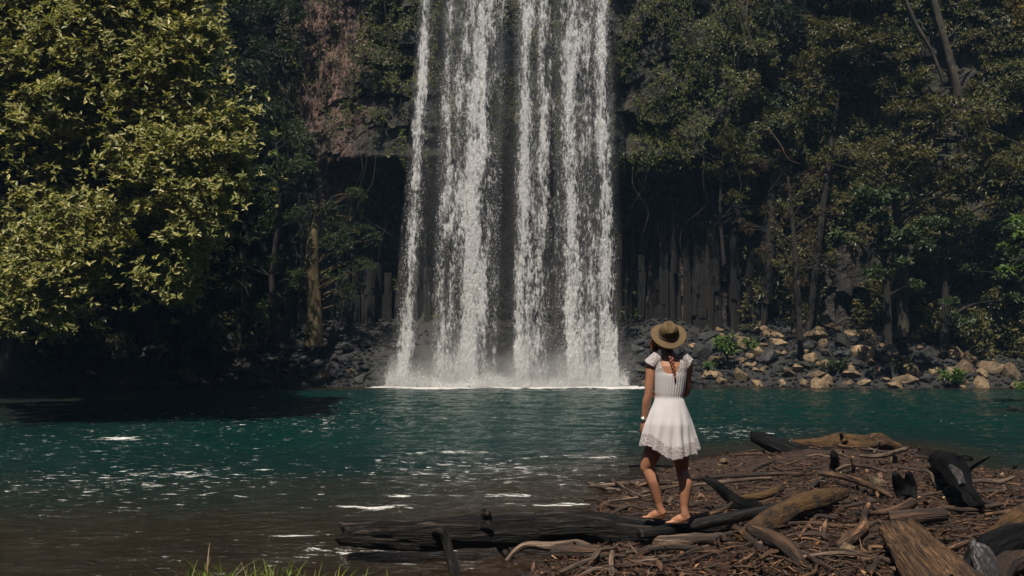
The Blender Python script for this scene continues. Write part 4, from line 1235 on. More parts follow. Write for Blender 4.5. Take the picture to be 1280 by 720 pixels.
wood('branch', 'thin pale branch with a fork at the right shore', [(1212, 602, .08), (1235, 601, .08), (1252, 602, .09), (1268, 596, .14)], [0.015, 0.025, 0.024, 0.012], 'wood_grey', 'branch', k=8,
     stubs=[([(1250, 602, .08), (1256, 612, .03), (1260, 619, 0)], [0.022, 0.018, 0.014])])
wood('log', 'brown log with mossy side at the right edge of the picture', [(1296, 640, .2), (1270, 655, .16), (1248, 672, .08), (1235, 690, .02)], [0.12, 0.11, 0.09, 0.06], 'wood_moss', k=20, rough=0.25)
wood('burnt_log', 'burnt log in the lower right corner with an ash grey end', [(1300, 668, .12), (1265, 676, .12), (1232, 690, .10), (1215, 712, .06)], [0.12, 0.12, 0.10, 0.08], 'wood_char', k=22, rough=0.4, jag=.05)
wood('ash_log', 'upright ash grey charred log end at the bottom right', [(1222, 684, .12), (1229, 700, .12), (1238, 728, .08)], [0.055, 0.075, 0.085], 'wood_ash', k=20, rough=0.3)
wood('log', 'dark wet log in the lower right corner behind the ash grey one', [(1290, 700, .08), (1262, 706, .1), (1244, 735, .06)], [0.09, 0.08, 0.08], 'wood_brown', k=18, rough=0.3)

# the big split stump: a slab of wood with deep torn grain
def split_slab():
    a = GS(1128, 664, .14); b_ = GS(1200, 745, .12)
    loc = a.copy()
    ax = b_ - a; L = np.linalg.norm(ax); ax /= L
    up = np.array([0, 0, 1.0]); sd = np.cross(ax, up); sd /= np.linalg.norm(sd); up = np.cross(sd, ax)
    n, k = 90, 64
    s_ = np.linspace(0, 1, n)[:, None]; th = np.linspace(0, 2 * math.pi, k, endpoint=False)[None]
    ct, st = np.cos(th), np.sin(th)
    wd = 0.17 + 0.10 * s_; hh = 0.085 + 0.05 * s_
    X = wd * np.sign(ct) * np.abs(ct) ** 0.8; Hh = hh * np.sign(st) * np.abs(st) ** 0.7
    g = np.abs(fbm(X * 22, s_ * 1.6, 0, 3, 4) - 0.5) * 2
    g2 = fbm(X * 9, s_ * 2.0, 0, 13, 3) - 0.5
    Hh = Hh + (st > 0) * (-0.055 * (1 - g) ** 3 + 0.09 * g2)
    X = X * (1 + 0.12 * (fbm(Hh * 20, s_ * 3, 0, 23) - 0.5))
    off = np.zeros((n, k)); t = vn(X[0] * 22, 1.0, 0, 8) * 0.16
    off[0] = -t; off[1] = -t * .8; off[2] = -t * .55; off[3] = -t * .3
    V = ax * (s_ * L + off)[..., None] + sd * X[..., None] + up * Hh[..., None]
    gc = np.stack([X, Hh, s_ * L + 0 * X], -1).reshape(-1, 3)
    V = V.reshape(-1, 3)
    i, j = np.meshgrid(np.arange(n - 1), np.arange(k), indexing='ij'); j2 = (j + 1) % k
    F = [np.stack([i * k + j, i * k + j2, (i + 1) * k + j2, (i + 1) * k + j], -1).reshape(-1, 4)]
    c0 = len(V); V = np.vstack([V, V[:k].mean(0) + ax * 0.05]); gc = np.vstack([gc, [[0, 0, 0]]])
    jj = np.arange(k); F.append(np.stack([np.full(k, c0), (jj + 1) % k, jj], -1))
    mb = MB(); mb.add(V, F, gc)
    o = mb.build('split_stump', M['wood_split']); o.location = loc
    tag(o, 'big torn golden brown stump with deep grain at the bottom right', 'stump')
split_slab()

# thinner sticks one can tell apart
ST = [
 ('long pale grey stick at the water\'s edge left of the woman\'s legs', [(736, 607, .03), (765, 606, .05), (800, 603, .06), (838, 603, .07)], [.012, .03, .04, .03], 'wood_grey'),
 ('grey stick lying in the shallows left of the woman\'s knees', [(735, 603, .04), (752, 609, .04), (775, 613, .05)], [.015, .028, .02], 'wood_grey'),
 ('reddish brown stick in the shallow water left of the woman\'s feet', [(748, 627, .03), (768, 633, .04), (790, 636, .04)], [.03, .02, .01], 'wood_tan'),
 ('flat pinkish driftwood piece in the brown shallows', [(730, 625, .02), (745, 623, .03), (757, 624, .02)], [.012, .03, .015], 'wood_tan'),
 ('dark stick at the waterline just left of the woman\'s thigh', [(786, 583, .05), (805, 582, .06), (840, 583, .06)], [.018, .025, .02], 'wood_char'),
 ('thin grey stick pointing down left behind the woman\'s ankle', [(765, 600, .06), (785, 612, .06), (806, 622, .04)], [.012, .016, .01], 'wood_grey'),
 ('long straight brown stick across the debris right of the woman', [(862, 599, .08), (900, 596, .09), (950, 593, .1), (1000, 592, .1)], [.018, .025, .026, .018], 'wood_brown'),
 ('second long pale stick just above the black forked stub', [(862, 607, .08), (900, 603, .1), (930, 600, .1), (965, 598, .08)], [.014, .022, .024, .012], 'wood_grey'),
 ('brown stick angled up at the base of the burnt black log', [(938, 590, .05), (950, 583, .08), (965, 577, .12)], [.018, .025, .02], 'wood_brown'),
 ('long dark stick curving below the woman\'s right foot', [(862, 648, .08), (885, 643, .09), (905, 636, .1), (915, 628, .12)], [.02, .028, .024, .014], 'wood_brown'),
 ('pale stick between the woman\'s ankles', [(800, 617, .06), (830, 611, .08), (850, 605, .08)], [.014, .02, .02], 'wood_grey'),
 ('small pale twig lying across the mossy log\'s foot', [(1010, 606, .1), (1022, 614, .06), (1032, 622, .03)], [.008, .01, .006], 'wood_tan'),
 ('grey stick behind the tan branch near the upright stub', [(1045, 588, .09), (1060, 582, .1), (1085, 583, .1), (1108, 590, .06)], [.012, .02, .02, .01], 'wood_grey'),
 ('dark twig standing upright beside the upright stub', [(1066, 592, .0), (1065, 582, .12), (1064, 572, .24)], [.01, .01, .006], 'wood_brown'),
 ('short brown stick left of the forked root', [(1033, 650, .08), (1030, 664, .07), (1032, 674, .04)], [.015, .03, .02], 'wood_tan'),
 ('pale brown stick left of the split stump at the bottom', [(1098, 700, .08), (1090, 712, .06), (1078, 728, .04)], [.02, .028, .025], 'wood_tan'),
 ('thin grey stick at the lower left of the forked root', [(990, 682, .06), (1010, 692, .05), (1045, 702, .04)], [.008, .012, .008], 'wood_grey'),
 ('thin branch bent along the bottom edge right of the roots', [(960, 694, .05), (985, 700, .05), (1005, 712, .03)], [.01, .014, .008], 'wood_tan'),
 ('dark brown stick right of the charred root on the litter', [(1240, 650, .05), (1255, 645, .06), (1272, 640, .05)], [.008, .014, .008], 'wood_tan'),
 ('small curved white twig right of the brown log', [(1238, 643, .03), (1245, 648, .03), (1252, 648, .03)], [.008, .014, .008], 'wood_ash'),
 ('pale twig slanting at the right shore below the forked branch', [(1263, 655, .05), (1268, 648, .08), (1272, 641, .1)], [.01, .012, .006], 'wood_tan'),
 ('thin stick lying toward the water right of the lumpy log', [(1085, 560, .1), (1110, 565, .1), (1150, 562, .12)], [.012, .018, .012], 'wood_grey'),
 ('upright brown splinter in the middle of the debris', [(1067, 590, .02), (1068, 584, .08), (1067, 579, .14)], [.018, .014, .006], 'wood_tan'),
 ('thin stick sticking up from the litter left of the charred root', [(1140, 568, .12), (1147, 562, .2), (1150, 559, .26)], [.02, .02, .012], 'wood_brown'),
 ('dark curved root under the flat weathered piece', [(806, 688, .04), (830, 684, .06), (860, 684, .05), (890, 688, .03)], [.015, .03, .028, .012], 'wood_brown'),
 ('brown branch lying under the smooth grey one', [(905, 655, .06), (925, 664, .05), (955, 690, .04)], [.03, .04, .03], 'wood_brown'),
 ('yellow brown twig curving in the lower middle foreground', [(808, 704, .03), (820, 700, .05), (832, 692, .05)], [.008, .013, .008], 'wood_moss'),
 ('thin grey twig crossing the roots at the bottom', [(786, 678, .1), (795, 690, .05), (804, 698, .02)], [.007, .009, .005], 'wood_grey'),
 ('pale upright stub in the litter at the bottom below the log', [(765, 690, .1), (764, 704, .06), (766, 720, .02)], [.02, .028, .03], 'wood_grey'),
 ('pale stick lying left along the bottom edge', [(720, 722, .02), (745, 712, .04), (772, 714, .03)], [.01, .018, .012], 'wood_grey'),
 ('short stick right of the yellow brown twig', [(840, 700, .03), (862, 690, .05), (884, 683, .04)], [.012, .018, .012], 'wood_grey'),
 ('thin stick in front of the dark leaning log', [(905, 712, .03), (930, 700, .04), (948, 688, .06)], [.008, .014, .01], 'wood_tan'),
 ('curved brown root below the dark leaning log', [(1000, 690, .04), (1018, 700, .06), (1040, 712, .04)], [.015, .025, .015], 'wood_brown'),
]
for lab, pts, rad, mt in ST:
    wood('stick', lab, pts, rad, mt, 'stick', k=8, rough=0.3, sub=5)
# more sticks strewn about
def in_spit(x, y): return float(poly_dist(np.array([x]), np.array([y]), SPIT)[0])
cnt = 0
while cnt < 175:
    px = rng.uniform(700, 1280); py = 560 + 156 * rng.random() ** 1.2
    g = GS(px, py, 0.03)
    if in_spit(g[0], g[1]) < 0.05: continue
    a = rng.normal(0.1, 0.7); L = rng.uniform(0.18, 0.8)
    d = np.array([math.cos(a), math.sin(a) * 1.0, 0]) * L / 2
    r0 = rng.uniform(0.005, 0.024)
    pts = []
    for t in (-1, -0.3, 0.4, 1):
        q = g + d * t + rng.normal(0, 0.03, 3) * [1, 1, 0]
        q[2] = float(hgt(q[0], q[1])) + r0 + rng.uniform(0, 0.05)
        pts.append(q)
    pts = np.array(pts)
    mb = MB(); mb.tube(pts - pts[0], [r0 * .7, r0, r0 * .9, r0 * .5], 7, cnt, 0.3, sub=4)
    mt = random.choice(['wood_grey', 'wood_tan', 'wood_brown', 'wood_brown', 'wood_tan'])
    o = mb.build('stick', M[mt]); o.location = pts[0]
    zone = 'beside the woman\'s legs' if px < 880 and py < 660 else ('in the lower middle foreground' if py > 665 and px < 1090 else
            ('right of the mossy log' if px > 1060 and py > 590 else ('between the two mossy logs' if py > 590 else 'near the far waterline of the debris')))
    cn = {'wood_grey': 'grey', 'wood_tan': 'tan', 'wood_brown': 'dark brown'}[mt]
    tag(o, 'small %s %s stick in the litter %s' % ('straight' if L < .35 else 'crooked', cn, zone), 'stick', 'small sticks strewn over the debris')
    cnt += 1

# uncountable twigs, chips and leaf litter
b = MB()
n = 4200
for i in range(n):
    px = rng.uniform(690, 1300); py = 556 + 175 * rng.random() ** 0.9
    g = G(px, py, 0.2)
    x, y = g[0], g[1]
    if in_spit(x, y) < -0.1 + rng.random() * 0.1: continue
    a = rng.uniform(0, 3.14); L = rng.uniform(0.04, 0.26)
    z = float(hgt(x, y))
    d = np.array([math.cos(a), math.sin(a), rng.normal(0, 0.12)]) * L / 2
    c = np.array([x, y, z + 0.012 + abs(d[2])])
    r0 = rng.uniform(0.002, 0.007)
    b.tube([c - d, c + rng.normal(0, 0.01, 3), c + d], [r0, r0, r0 * .6], 4, i, sub=1, cap=False)
tag(b.build('twigs', M['wood_tan'], None), 'fine twigs and splinters strewn through the leaf litter', 'twigs', kind='stuff')
def litter(n, smin, smax, thick=0.012):
    px = rng.uniform(640, 1320, n); py = 552 + 190 * rng.random(n) ** 0.85
    v = (360 - py) / FPX; u = (px - 640) / FPX
    dz = math.sin(PITCH) + v * math.cos(PITCH); dy = math.cos(PITCH) - v * math.sin(PITCH)
    t = (0.2 - CAM_H) / dz
    x, y = u * t, dy * t
    s_ = poly_dist(x, y, SPIT)
    k = (s_ > rng.uniform(-0.12, 0.06, n)) & (fbm(x * 2.5, y * 2.5, 0, 333) + rng.normal(0, .1, n) > 0.38)
    x, y = x[k], y[k]; m = len(x)
    z = np.maximum(hgt(x, y), 0.0) + rng.uniform(0.003, thick * 2.5, m)
    a = rng.uniform(0, 6.28, m); L = rng.uniform(smin, smax, m)[:, None]; W = L * rng.uniform(0.25, 0.6, m)[:, None]
    tl = rng.normal(0, 0.35, m)
    d = np.stack([np.cos(a) * np.cos(tl), np.sin(a) * np.cos(tl), np.sin(tl)], -1)
    sdv = np.stack([-np.sin(a), np.cos(a), rng.normal(0, 0.35, m)], -1)
    c = np.stack([x, y, z + np.abs(np.sin(tl)) * L[:, 0] * .5], -1)
    curl = np.array([[0, 0, 1.0]]) * W * rng.uniform(-0.2, 0.6, m)[:, None]
    V = np.stack([c - d * L / 2, c + sdv * W / 2 + curl, c + d * L / 2, c - sdv * W / 2 + curl], 1).reshape(-1, 3)
    F = (np.arange(m)[:, None, None] * 4 + np.array([[0, 1, 2], [0, 2, 3]])).reshape(-1, 3)
    return V, F
b = MB()
b.add(*litter(40000, 0.008, 0.028)); b.add(*litter(2600, 0.03, 0.08))
b.add(*litter(700, 0.06, 0.12, 0.03))
tag(b.build('leaf_litter', M['litter'], None, False), 'brown dead leaves and bark chips covering the shore', 'leaf litter', kind='stuff')
# pebbles
PB = [boulder_mesh(990 + i, M['rock_tan'], i) for i in range(3)]
for i, (px, py, s_, lab) in enumerate([(1113, 575, .2, 'pinkish stone between the lumpy log and the two pronged stump'), (992, 556, .1, 'small pale stone on the end of the lumpy log'),
                     (827, 585, .12, 'pale pointed stone seen between the woman\'s knees'), (905, 577, .14, 'tan stone at the waterline right of the woman'),
                     (1095, 600, .2, 'flat orange stone right of the tan branch'), (1060, 688, .14, 'yellowish stone beside the forked root'), (1145, 640, .1, 'small stone by the thick ended branch')]):
    g = GS(px, py, s_ * .25)
    put_boulder(g[0], g[1], g[2], s_, True, lab, None, PB[i % 3])

# grass at the very bottom, on the bank where the photographer stands
def grass_blades(spots, name, label):
    Vs, Fs = [], []
    off = 0
    for px, w, n, h0, Y in spots:
        for i in range(n):
            x = (px + rng.normal(0, w) - 640) / FPX * Y; y = Y + rng.normal(0, 0.12)
            z = float(hgt(x, y)) - 0.02
            h = h0 * rng.uniform(0.7, 1.2) * (1.55 if Y < 5.6 else 1); a = rng.uniform(0, 6.28); lean = rng.uniform(0.15, 0.9)
            wd = rng.uniform(0.004, 0.009); k = 6
            sd_ = np.array([-math.sin(a), math.cos(a), 0])
            f = np.array([math.cos(a), math.sin(a), 0])
            pts = []
            for j in range(k):
                t = j / (k - 1)
                c = np.array([x, y, z]) + f * lean * h * t ** 2 + np.array([0, 0, h * (t - 0.45 * lean * t ** 2.5)])
                ww = wd * (1 - t ** 1.5) + 0.0006
                pts += [c - sd_ * ww, c + sd_ * ww]
            Vs.append(np.array(pts))
            Fs.append(np.array([[2 * j, 2 * j + 1, 2 * j + 3, 2 * j + 2] for j in range(k - 1)]) + off)
            off += 2 * k
    return tag(link(name, mesh_np(name, np.vstack(Vs), np.vstack(Fs), M['grass'], True)), label, 'grass', kind='stuff')
grass_blades([(290, 18, 50, .20, 5.35), (330, 16, 40, .22, 5.35), (345, 45, 150, .165, 5.35), (400, 30, 130, .16, 5.4), (255, 20, 30, .24, 5.35), (425, 14, 30, .2, 5.4), (455, 30, 60, .15, 5.4), (520, 50, 22, .14, 5.4),
              (740, 20, 26, .11, 6.1), (815, 30, 24, .09, 6.1), (180, 60, 10, .12, 5.4)], 'grass', 'bright yellow green grass blades along the bottom edge')

# ------------------------------------------------------------------ the woman
SP = 7.6 / FPX
PY = 7.62
foot_z = float(P(835, 652, PY)[2])
foot_x = float(P(835, 652, PY)[0])
def H(px, py, y=0.0): return np.array([(px - 835) * SP, y, (652 - py) * SP])

def ellipsoid(mb, c, r, Rm=None, k=20, m=12):
    th = np.linspace(0, 2 * math.pi, k, endpoint=False); ph = np.linspace(0, math.pi, m)
    V = np.stack([np.sin(ph)[:, None] * np.cos(th), np.sin(ph)[:, None] * np.sin(th), np.cos(ph)[:, None] * np.ones((1, k))], -1) * np.asarray(r)
    V = V.reshape(-1, 3)
    if Rm is not None: V = V @ np.asarray(Rm).T
    V = V + np.asarray(c)
    i, j = np.meshgrid(np.arange(m - 1), np.arange(k), indexing='ij'); j2 = (j + 1) % k
    mb.add(V, np.stack([i * k + j, (i + 1) * k + j, (i + 1) * k + j2, i * k + j2], -1).reshape(-1, 4))
def loft_z(mb, rings, k=32, sub=4):
    rings = np.array(rings, float)
    m = (len(rings) - 1) * sub + 1
    t = np.linspace(0, len(rings) - 1, m)
    rg = np.stack([np.interp(t, np.arange(len(rings)), rings[:, c]) for c in range(5)], -1)
    th = np.linspace(0, 2 * math.pi, k, endpoint=False)
    V = np.stack([rg[:, 1:2] + rg[:, 3:4] * np.cos(th), rg[:, 2:3] + rg[:, 4:5] * np.sin(th), rg[:, 0:1] + 0 * th], -1).reshape(-1, 3)
    i, j = np.meshgrid(np.arange(m - 1), np.arange(k), indexing='ij'); j2 = (j + 1) % k
    F = [np.stack([i * k + j, i * k + j2, (i + 1) * k + j2, (i + 1) * k + j], -1).reshape(-1, 4)]
    c0 = len(V); V = np.vstack([V, V[:k].mean(0), V[-k:].mean(0)])
    jj = np.arange(k); F.append(np.stack([np.full(k, c0), (jj + 1) % k, jj], -1)); F.append(np.stack([np.full(k, c0 + 1), (m - 1) * k + jj, (m - 1) * k + (jj + 1) % k], -1))
    mb.add(V, F)

#        z     cx    cy    rx    ry
TORSO = [(0.80, .018, .00, .15, .115), (0.90, .018, -.005, .165, .125), (0.98, .018, .0, .145, .105), (1.08, .020, .005, .108, .085),
         (1.16, .024, .005, .120, .095), (1.26, .028, .0, .132, .10), (1.34, .030, .0, .140, .09), (1.385, .030, .0, .125, .072), (1.42, .028, .0, .085, .055), (1.45, .022, .01, .055, .05)]
body = MB()
loft_z(body, TORSO)
hd = np.array([-0.022, 0.045, 1.575])
body.tube([(.024, .0, 1.40), (.012, .012, 1.46), (hd[0] + .01, .03, 1.53)], [.062, .052, .052], 20, sub=4)
# head, looking up and left at the falls
fdir = np.array([-0.62, 0.68, 0.40]); fdir /= np.linalg.norm(fdir)
sdir = np.cross(fdir, [0, 0, 1.0]); sdir /= np.linalg.norm(sdir)
udir = np.cross(sdir, fdir)
Rh = np.stack([sdir, fdir, udir], 1)     # columns: side, forward, up
def hp(s_, f, u): return hd + sdir * s_ + fdir * f + udir * u
ellipsoid(body, hd + udir * .008, (.070, .086, .088), Rh)
ellipsoid(body, hp(0, .028, -.055), (.052, .062, .058), Rh)
ellipsoid(body, hp(0, .060, -.090), (.024, .022, .020), Rh)
ellipsoid(body, hp(0, .094, -.018), (.011, .020, .020), Rh)
body.tube([hp(0, .084, .02), hp(0, .097, -.002), hp(0, .106, -.020)], [.008, .009, .010], 8)
for s_ in (-1, 1):
    ellipsoid(body, hp(.072 * s_, -.005, -.012), (.010, .018, .030), Rh)
    ellipsoid(body, hp(.03 * s_, .076, .028), (.024, .012, .007), Rh)
    ellipsoid(body, hp(.036 * s_, .065, -.03), (.022, .02, .02), Rh)
ellipsoid(body, hp(0, .088, -.050), (.024, .010, .005), Rh)
ellipsoid(body, hp(0, .086, -.060), (.020, .011, .006), Rh)
# arms
shL, elL, wrL = H(817, 454, -.005), H(811.5, 493, -.02), H(806.5, 525, .02)
body.tube([H(823, 449), shL, (shL + elL) / 2 + [-.004, -.004, 0], elL, (elL * .7 + wrL * .3) + [-.004, 0, 0], wrL * .8 + elL * .2, wrL], [.045, .050, .041, .035, .037, .028, .024], 20, sub=5)
shR, elR, wrR = H(861, 455, .0), H(861, 491, .08), H(843, 498, .21)
body.tube([H(853, 449), shR, (shR + elR) / 2, elR, (elR + wrR) / 2, wrR], [.045, .048, .040, .035, .035, .024], 20, sub=5)
def hand(w, d, nrm, side, curl):
    """w wrist, d along the hand, nrm palm normal, side towards the thumb"""
    d = d / np.linalg.norm(d); nrm = nrm - d * np.dot(nrm, d); nrm /= np.linalg.norm(nrm)
    side = np.cross(d, nrm) * np.sign(np.dot(np.cross(d, nrm), side))
    Rm = np.stack([side, nrm, d], 1)
    ellipsoid(body, w + d * .045, (.038, .015, .050), Rm)
    for i, (o_, L) in enumerate([(.027, .068), (.009, .078), (-.009, .072), (-.026, .056)]):
        p0 = w + d * .055 + side * o_ * .9
        p1 = w + d * .088 + side * o_
        a1, a2, a3 = curl * .5, curl * 1.2, curl * 1.7
        p2 = p1 + (d * math.cos(a1) + nrm * math.sin(a1)) * L * .45
        p3 = p2 + (d * math.cos(a2) + nrm * math.sin(a2)) * L * .30
        p4 = p3 + (d * math.cos(a3) + nrm * math.sin(a3)) * L * .25
        body.tube([p0, p1, p2, p3, p4], [.009, .0095, .0085, .008, .0065], 10)
    t0 = w + d * .015 + side * .020
    t1 = w + d * .045 + side * .046 + nrm * .012
    t2 = w + d * .072 + side * .050 + nrm * .024
    body.tube([t0, t1, t2, t2 + d * .02 + nrm * .006 - side * .004], [.014, .012, .0095, .007], 10)
hand(wrL, H(802, 547, .035) - wrL, np.array([1.0, .25, 0]), np.array([-.2, 1, 0]), .55)
hand(wrR, np.array([-.9, .3, .1]), np.array([0, -1.0, -.2]), np.array([0, 0, 1.0]), .6)
# legs
def leg(hip, knee, ankle, calf_d, toe_dir, heel, rs):
    mid = (hip + knee) / 2
    k1 = knee * .94 + ankle * .06
    calf = knee * .68 + ankle * .32 + calf_d
    c2 = knee * .42 + ankle * .58 + calf_d * .5
    body.tube([hip, mid, knee * .85 + hip * .15, knee, k1, calf, c2, knee * .15 + ankle * .85, ankle, np.array([ankle[0] * .4 + heel[0] * .6 - .004, ankle[1] * .5 + heel[1] * .5, heel[2] + .05])], list(rs) + [.030], 24, sub=5)
    td = toe_dir / np.linalg.norm(toe_dir)
    sd_ = np.cross(td, [0, 0, 1.0])
    Rm = np.stack([sd_, td, [0, 0, 1.0]], 1)
    fz = heel[2]
    hx = ankle.copy()
    def q(f, s_, z): return np.array([heel[0], heel[1], 0]) + td * f * .88 + sd_ * s_ * .9 + np.array([0, 0, fz + z])
    ellipsoid(body, q(.044, 0, .030), (.031, .036, .032), Rm)
    ellipsoid(body, q(.042, 0, .062), (.028, .033, .055), Rm)
    body.tube([ankle, q(.05, 0, .055), q(.10, 0, .038), q(.15, 0, .022), q(.175, 0, .016)], [.034, .042, .039, .030, .020], 16, sub=4)
    body.tube([q(.05, .008, .022), q(.12, .014, .019), q(.18, .012, .015)], [.022, .021, .017], 14, sub=3)
    body.tube([q(.05, -.008, .022), q(.12, -.016, .019), q(.18, -.02, .015)], [.022, .021, .017], 14, sub=3)
    for i in range(5):
        s0 = -.034 + i * .0165
        L = [.048, .044, .038, .032, .026][i] if TOE_SIGN > 0 else [.026, .032, .038, .044, .048][i]
        rr = [.0125, .009, .0085, .008, .0075][i] if TOE_SIGN > 0 else [.0075, .008, .0085, .009, .0125][i]
        body.tube([q(.165, s0 * .85, .014), q(.178 + L * .6, s0, .012), q(.178 + L, s0 * 1.02, .008)], [rr, rr, rr * .85], 8)
TOE_SIGN = 1
tdL = np.array([-.86, .42, 0]); tdR = np.array([-.90, .28, 0])
heelL = H(833, 649.0, .03); heelR = H(861, 652.6, -.035)
leg(H(828, 538, 0), H(810, 584, .05), H(826.5, 636, .035), np.array([.012, -.016, 0]), tdL, heelL, [.088, .082, .066, .055, .054, .056, .047, .033, .031])
leg(H(849, 538, 0), H(853.5, 586, .02), H(855, 638, -.035), np.array([.018, -.016, 0]), tdR, heelR, [.088, .080, .062, .052, .053, .058, .048, .033, .031])

def remeshed(mb, name, voxel, smooth, mat):
    me = mesh_np(name + '_raw', np.vstack(mb.V), [np.vstack(v) for v in mb.F.values() if v], mat, True)
    tmp = bpy.data.objects.new('tmp', me); COL.objects.link(tmp)
    r = tmp.modifiers.new('r', 'REMESH'); r.mode = 'VOXEL'; r.voxel_size = voxel; r.use_smooth_shade = True
    s_ = tmp.modifiers.new('s', 'SMOOTH'); s_.factor = 0.5; s_.iterations = smooth
    dg = bpy.context.evaluated_depsgraph_get(); dg.update()
    out = bpy.data.meshes.new_from_object(tmp.evaluated_get(dg)); out.name = name
    bpy.data.objects.remove(tmp); bpy.data.meshes.remove(me)
    if not out.materials: out.materials.append(mat)
    return out

def skin_mat():
    m, nt, p, out = new_mat('skin')
    oc = objco(nt)
    c = mixc(nt, noise(nt, oc, 9, 4), (0.29, 0.135, 0.08), (0.38, 0.185, 0.115))
    nt.links.new(c, p.inputs['Base Color'])
    p.inputs['Roughness'].default_value = 0.45
    p.inputs['Subsurface Weight'].default_value = 0.15
    p.inputs['Subsurface Radius'].default_value = (0.012, 0.005, 0.003)
    p.inputs['Subsurface Scale'].default_value = 0.5
    nt.links.new(bump(nt, noise(nt, oc, 160, 3), 0.12, 0.002), p.inputs['Normal'])
    return m
M['skin'] = skin_mat()
woman = link('person', remeshed(body, 'person', 0.0042, 8, M['skin']))
woman.location = (foot_x, PY, foot_z - 0.012)
tag(woman, 'barefoot woman in a white lace dress and felt hat standing on the black log', 'person')
for s_ in (-1, 1):
    b = MB(); ellipsoid(b, hp(.030 * s_, .074, .010), (.012, .012, .012), Rh)
    b.build('eye', plain('eye_white', (.7, .7, .68), .2), woman)

# dress
def fabric_mat():
    m, nt, p, out = new_mat('white_lace')
    oc = objco(nt)
    lace = attr(nt, 'lace', 'Fac')
    vo = nt.nodes.new('ShaderNodeTexVoronoi'); vo.feature = 'DISTANCE_TO_EDGE'; vo.inputs['Scale'].default_value = 46
    wob = nt.nodes.new('ShaderNodeTexNoise'); wob.inputs['Scale'].default_value = 18
    ad = nt.nodes.new('ShaderNodeVectorMath'); ad.operation = 'MULTIPLY_ADD'
    nt.links.new(oc, wob.inputs['Vector'])
    nt.links.new(wob.outputs['Color'], ad.inputs[0]); ad.inputs[1].default_value = (.05, .05, .05); nt.links.new(oc, ad.inputs[2])
    nt.links.new(ad.outputs[0], vo.inputs['Vector'])
    pat = ramp(nt, vo.outputs['Distance'], [(0.02, (1, 1, 1)), (0.14, (0, 0, 0))])
    hole = mathn(nt, 'MULTIPLY', mathn(nt, 'SUBTRACT', 1.0, pat), lace)
    col = mixc(nt, mathn(nt, 'MULTIPLY', hole, 0.8), (0.50, 0.49, 0.515), (0.24, 0.20, 0.20))
    nt.links.new(col, p.inputs['Base Color'])
    p.inputs['Roughness'].default_value = 0.85
    p.inputs['Specular IOR Level'].default_value = 0.15
    cr = noise(nt, mapping(nt, oc, (26, 26, 5)), 1.0, 4)
    nb = bump(nt, cr, 0.35, 0.012)
    nb = bump(nt, mathn(nt, 'MULTIPLY', pat, lace), 0.7, 0.004, nb)
    nt.links.new(nb, p.inputs['Normal'])
    t = nt.nodes.new('ShaderNodeBsdfTranslucent'); t.inputs[0].default_value = (.75, .73, .74, 1)
    mx = nt.nodes.new('ShaderNodeMixShader'); mx.inputs[0].default_value = 0.0
    nt.links.new(p.outputs[0], mx.inputs[1]); nt.links.new(t.outputs[0], mx.inputs[2]); nt.links.new(mx.outputs[0], out.inputs[0])
    return m
M['dress'] = fabric_mat()
DR = np.array([(0.55, .012, .01, .250, .19), (0.65, .010, .01, .238, .185), (0.75, .008, .005, .215, .17), (0.85, .010, .0, .196, .16), (0.95, .014, .0, .165, .13), (1.03, .018, .0, .130, .105), (1.075, .020, .003, .113, .091),
               (1.10, .021, .003, .122, .098), (1.16, .024, .003, .130, .105), (1.26, .028, .0, .142, .110), (1.34, .030, .0, .152, .101), (1.385, .030, .0, .140, .084), (1.42, .028, .0, .100, .068), (1.45, .024, .008, .070, .060)])
_zt = np.linspace(0.4, 1.6, 601)
_kr = np.exp(-(np.arange(-18, 19) / 9.0) ** 2); _kr /= _kr.sum()
_pt = [np.convolve(np.pad(np.interp(_zt, DR[:, 0], DR[:, c]), 18, mode='edge'), _kr, 'valid') for c in (1, 2, 3, 4)]
def dprof(z): return [np.interp(z, _zt, _pt[c]) for c in range(4)]
k, n = 220, 110
th = np.linspace(0, 2 * math.pi, k, endpoint=False)[None]        # 0 = +x, pi/2 = away, -pi/2 = towards camera
bk = np.exp(-(((th - 1.5 * math.pi + .10) / 0.62) ** 4))           # back centre
fr_ = np.exp(-(((th - 0.5 * math.pi) / 0.7) ** 4))
ztop = 1.432 - 0.155 * bk - 0.06 * fr_
zhem = 0.585 + 0.085 * (-np.cos(th)) * 1.0 * (np.cos(th) < 0) + 0.03 * np.cos(th) * (np.cos(th) > 0) + 0.012 * np.sin(th * 5 + 1) + .004 * np.sin(th * 26) - 0.03 * np.exp(-(((th - 1.6 * math.pi) / .5) ** 2))
t = np.linspace(0, 1, n)[:, None]
zz = zhem + (ztop - zhem) * t
cx_, cy_, rx_, ry_ = dprof(zz)
sk = sstep(1.06, 0.60, zz)
fold = np.sin(th * 9 + 1.3 * np.sin(th * 2) + 2.5 * zz) * .5 + .5 * np.sin(th * 15 + 1.7 + 1.5 * np.sin(zz * 4)) + (fbm(np.cos(th) * 3 + 5, np.sin(th) * 3, zz * 1.2, 55, 3) - .5) * 2.2
bod = sstep(1.04, 1.10, zz) * sstep(1.33, 1.2, zz)
dr = 1 + 0.10 * sk * fold + 0.016 * bod * np.sin(th * 34) + 0.02 * np.exp(-((zz - 1.055) / .02) ** 2) * np.sin(th * 40)
rx2, ry2 = rx_ * dr, ry_ * dr
V = np.stack([cx_ + rx2 * np.cos(th), cy_ + ry2 * np.sin(th), zz], -1).reshape(-1, 3)
i, j = np.meshgrid(np.arange(n - 1), np.arange(k), indexing='ij'); j2 = (j + 1) % k
F = np.stack([i * k + j, i * k + j2, (i + 1) * k + j2, (i + 1) * k + j], -1).reshape(-1, 4)
lace = np.maximum(sstep(0.115, 0.10, zz - zhem), sstep(1.285, 1.30, zz)).reshape(-1)
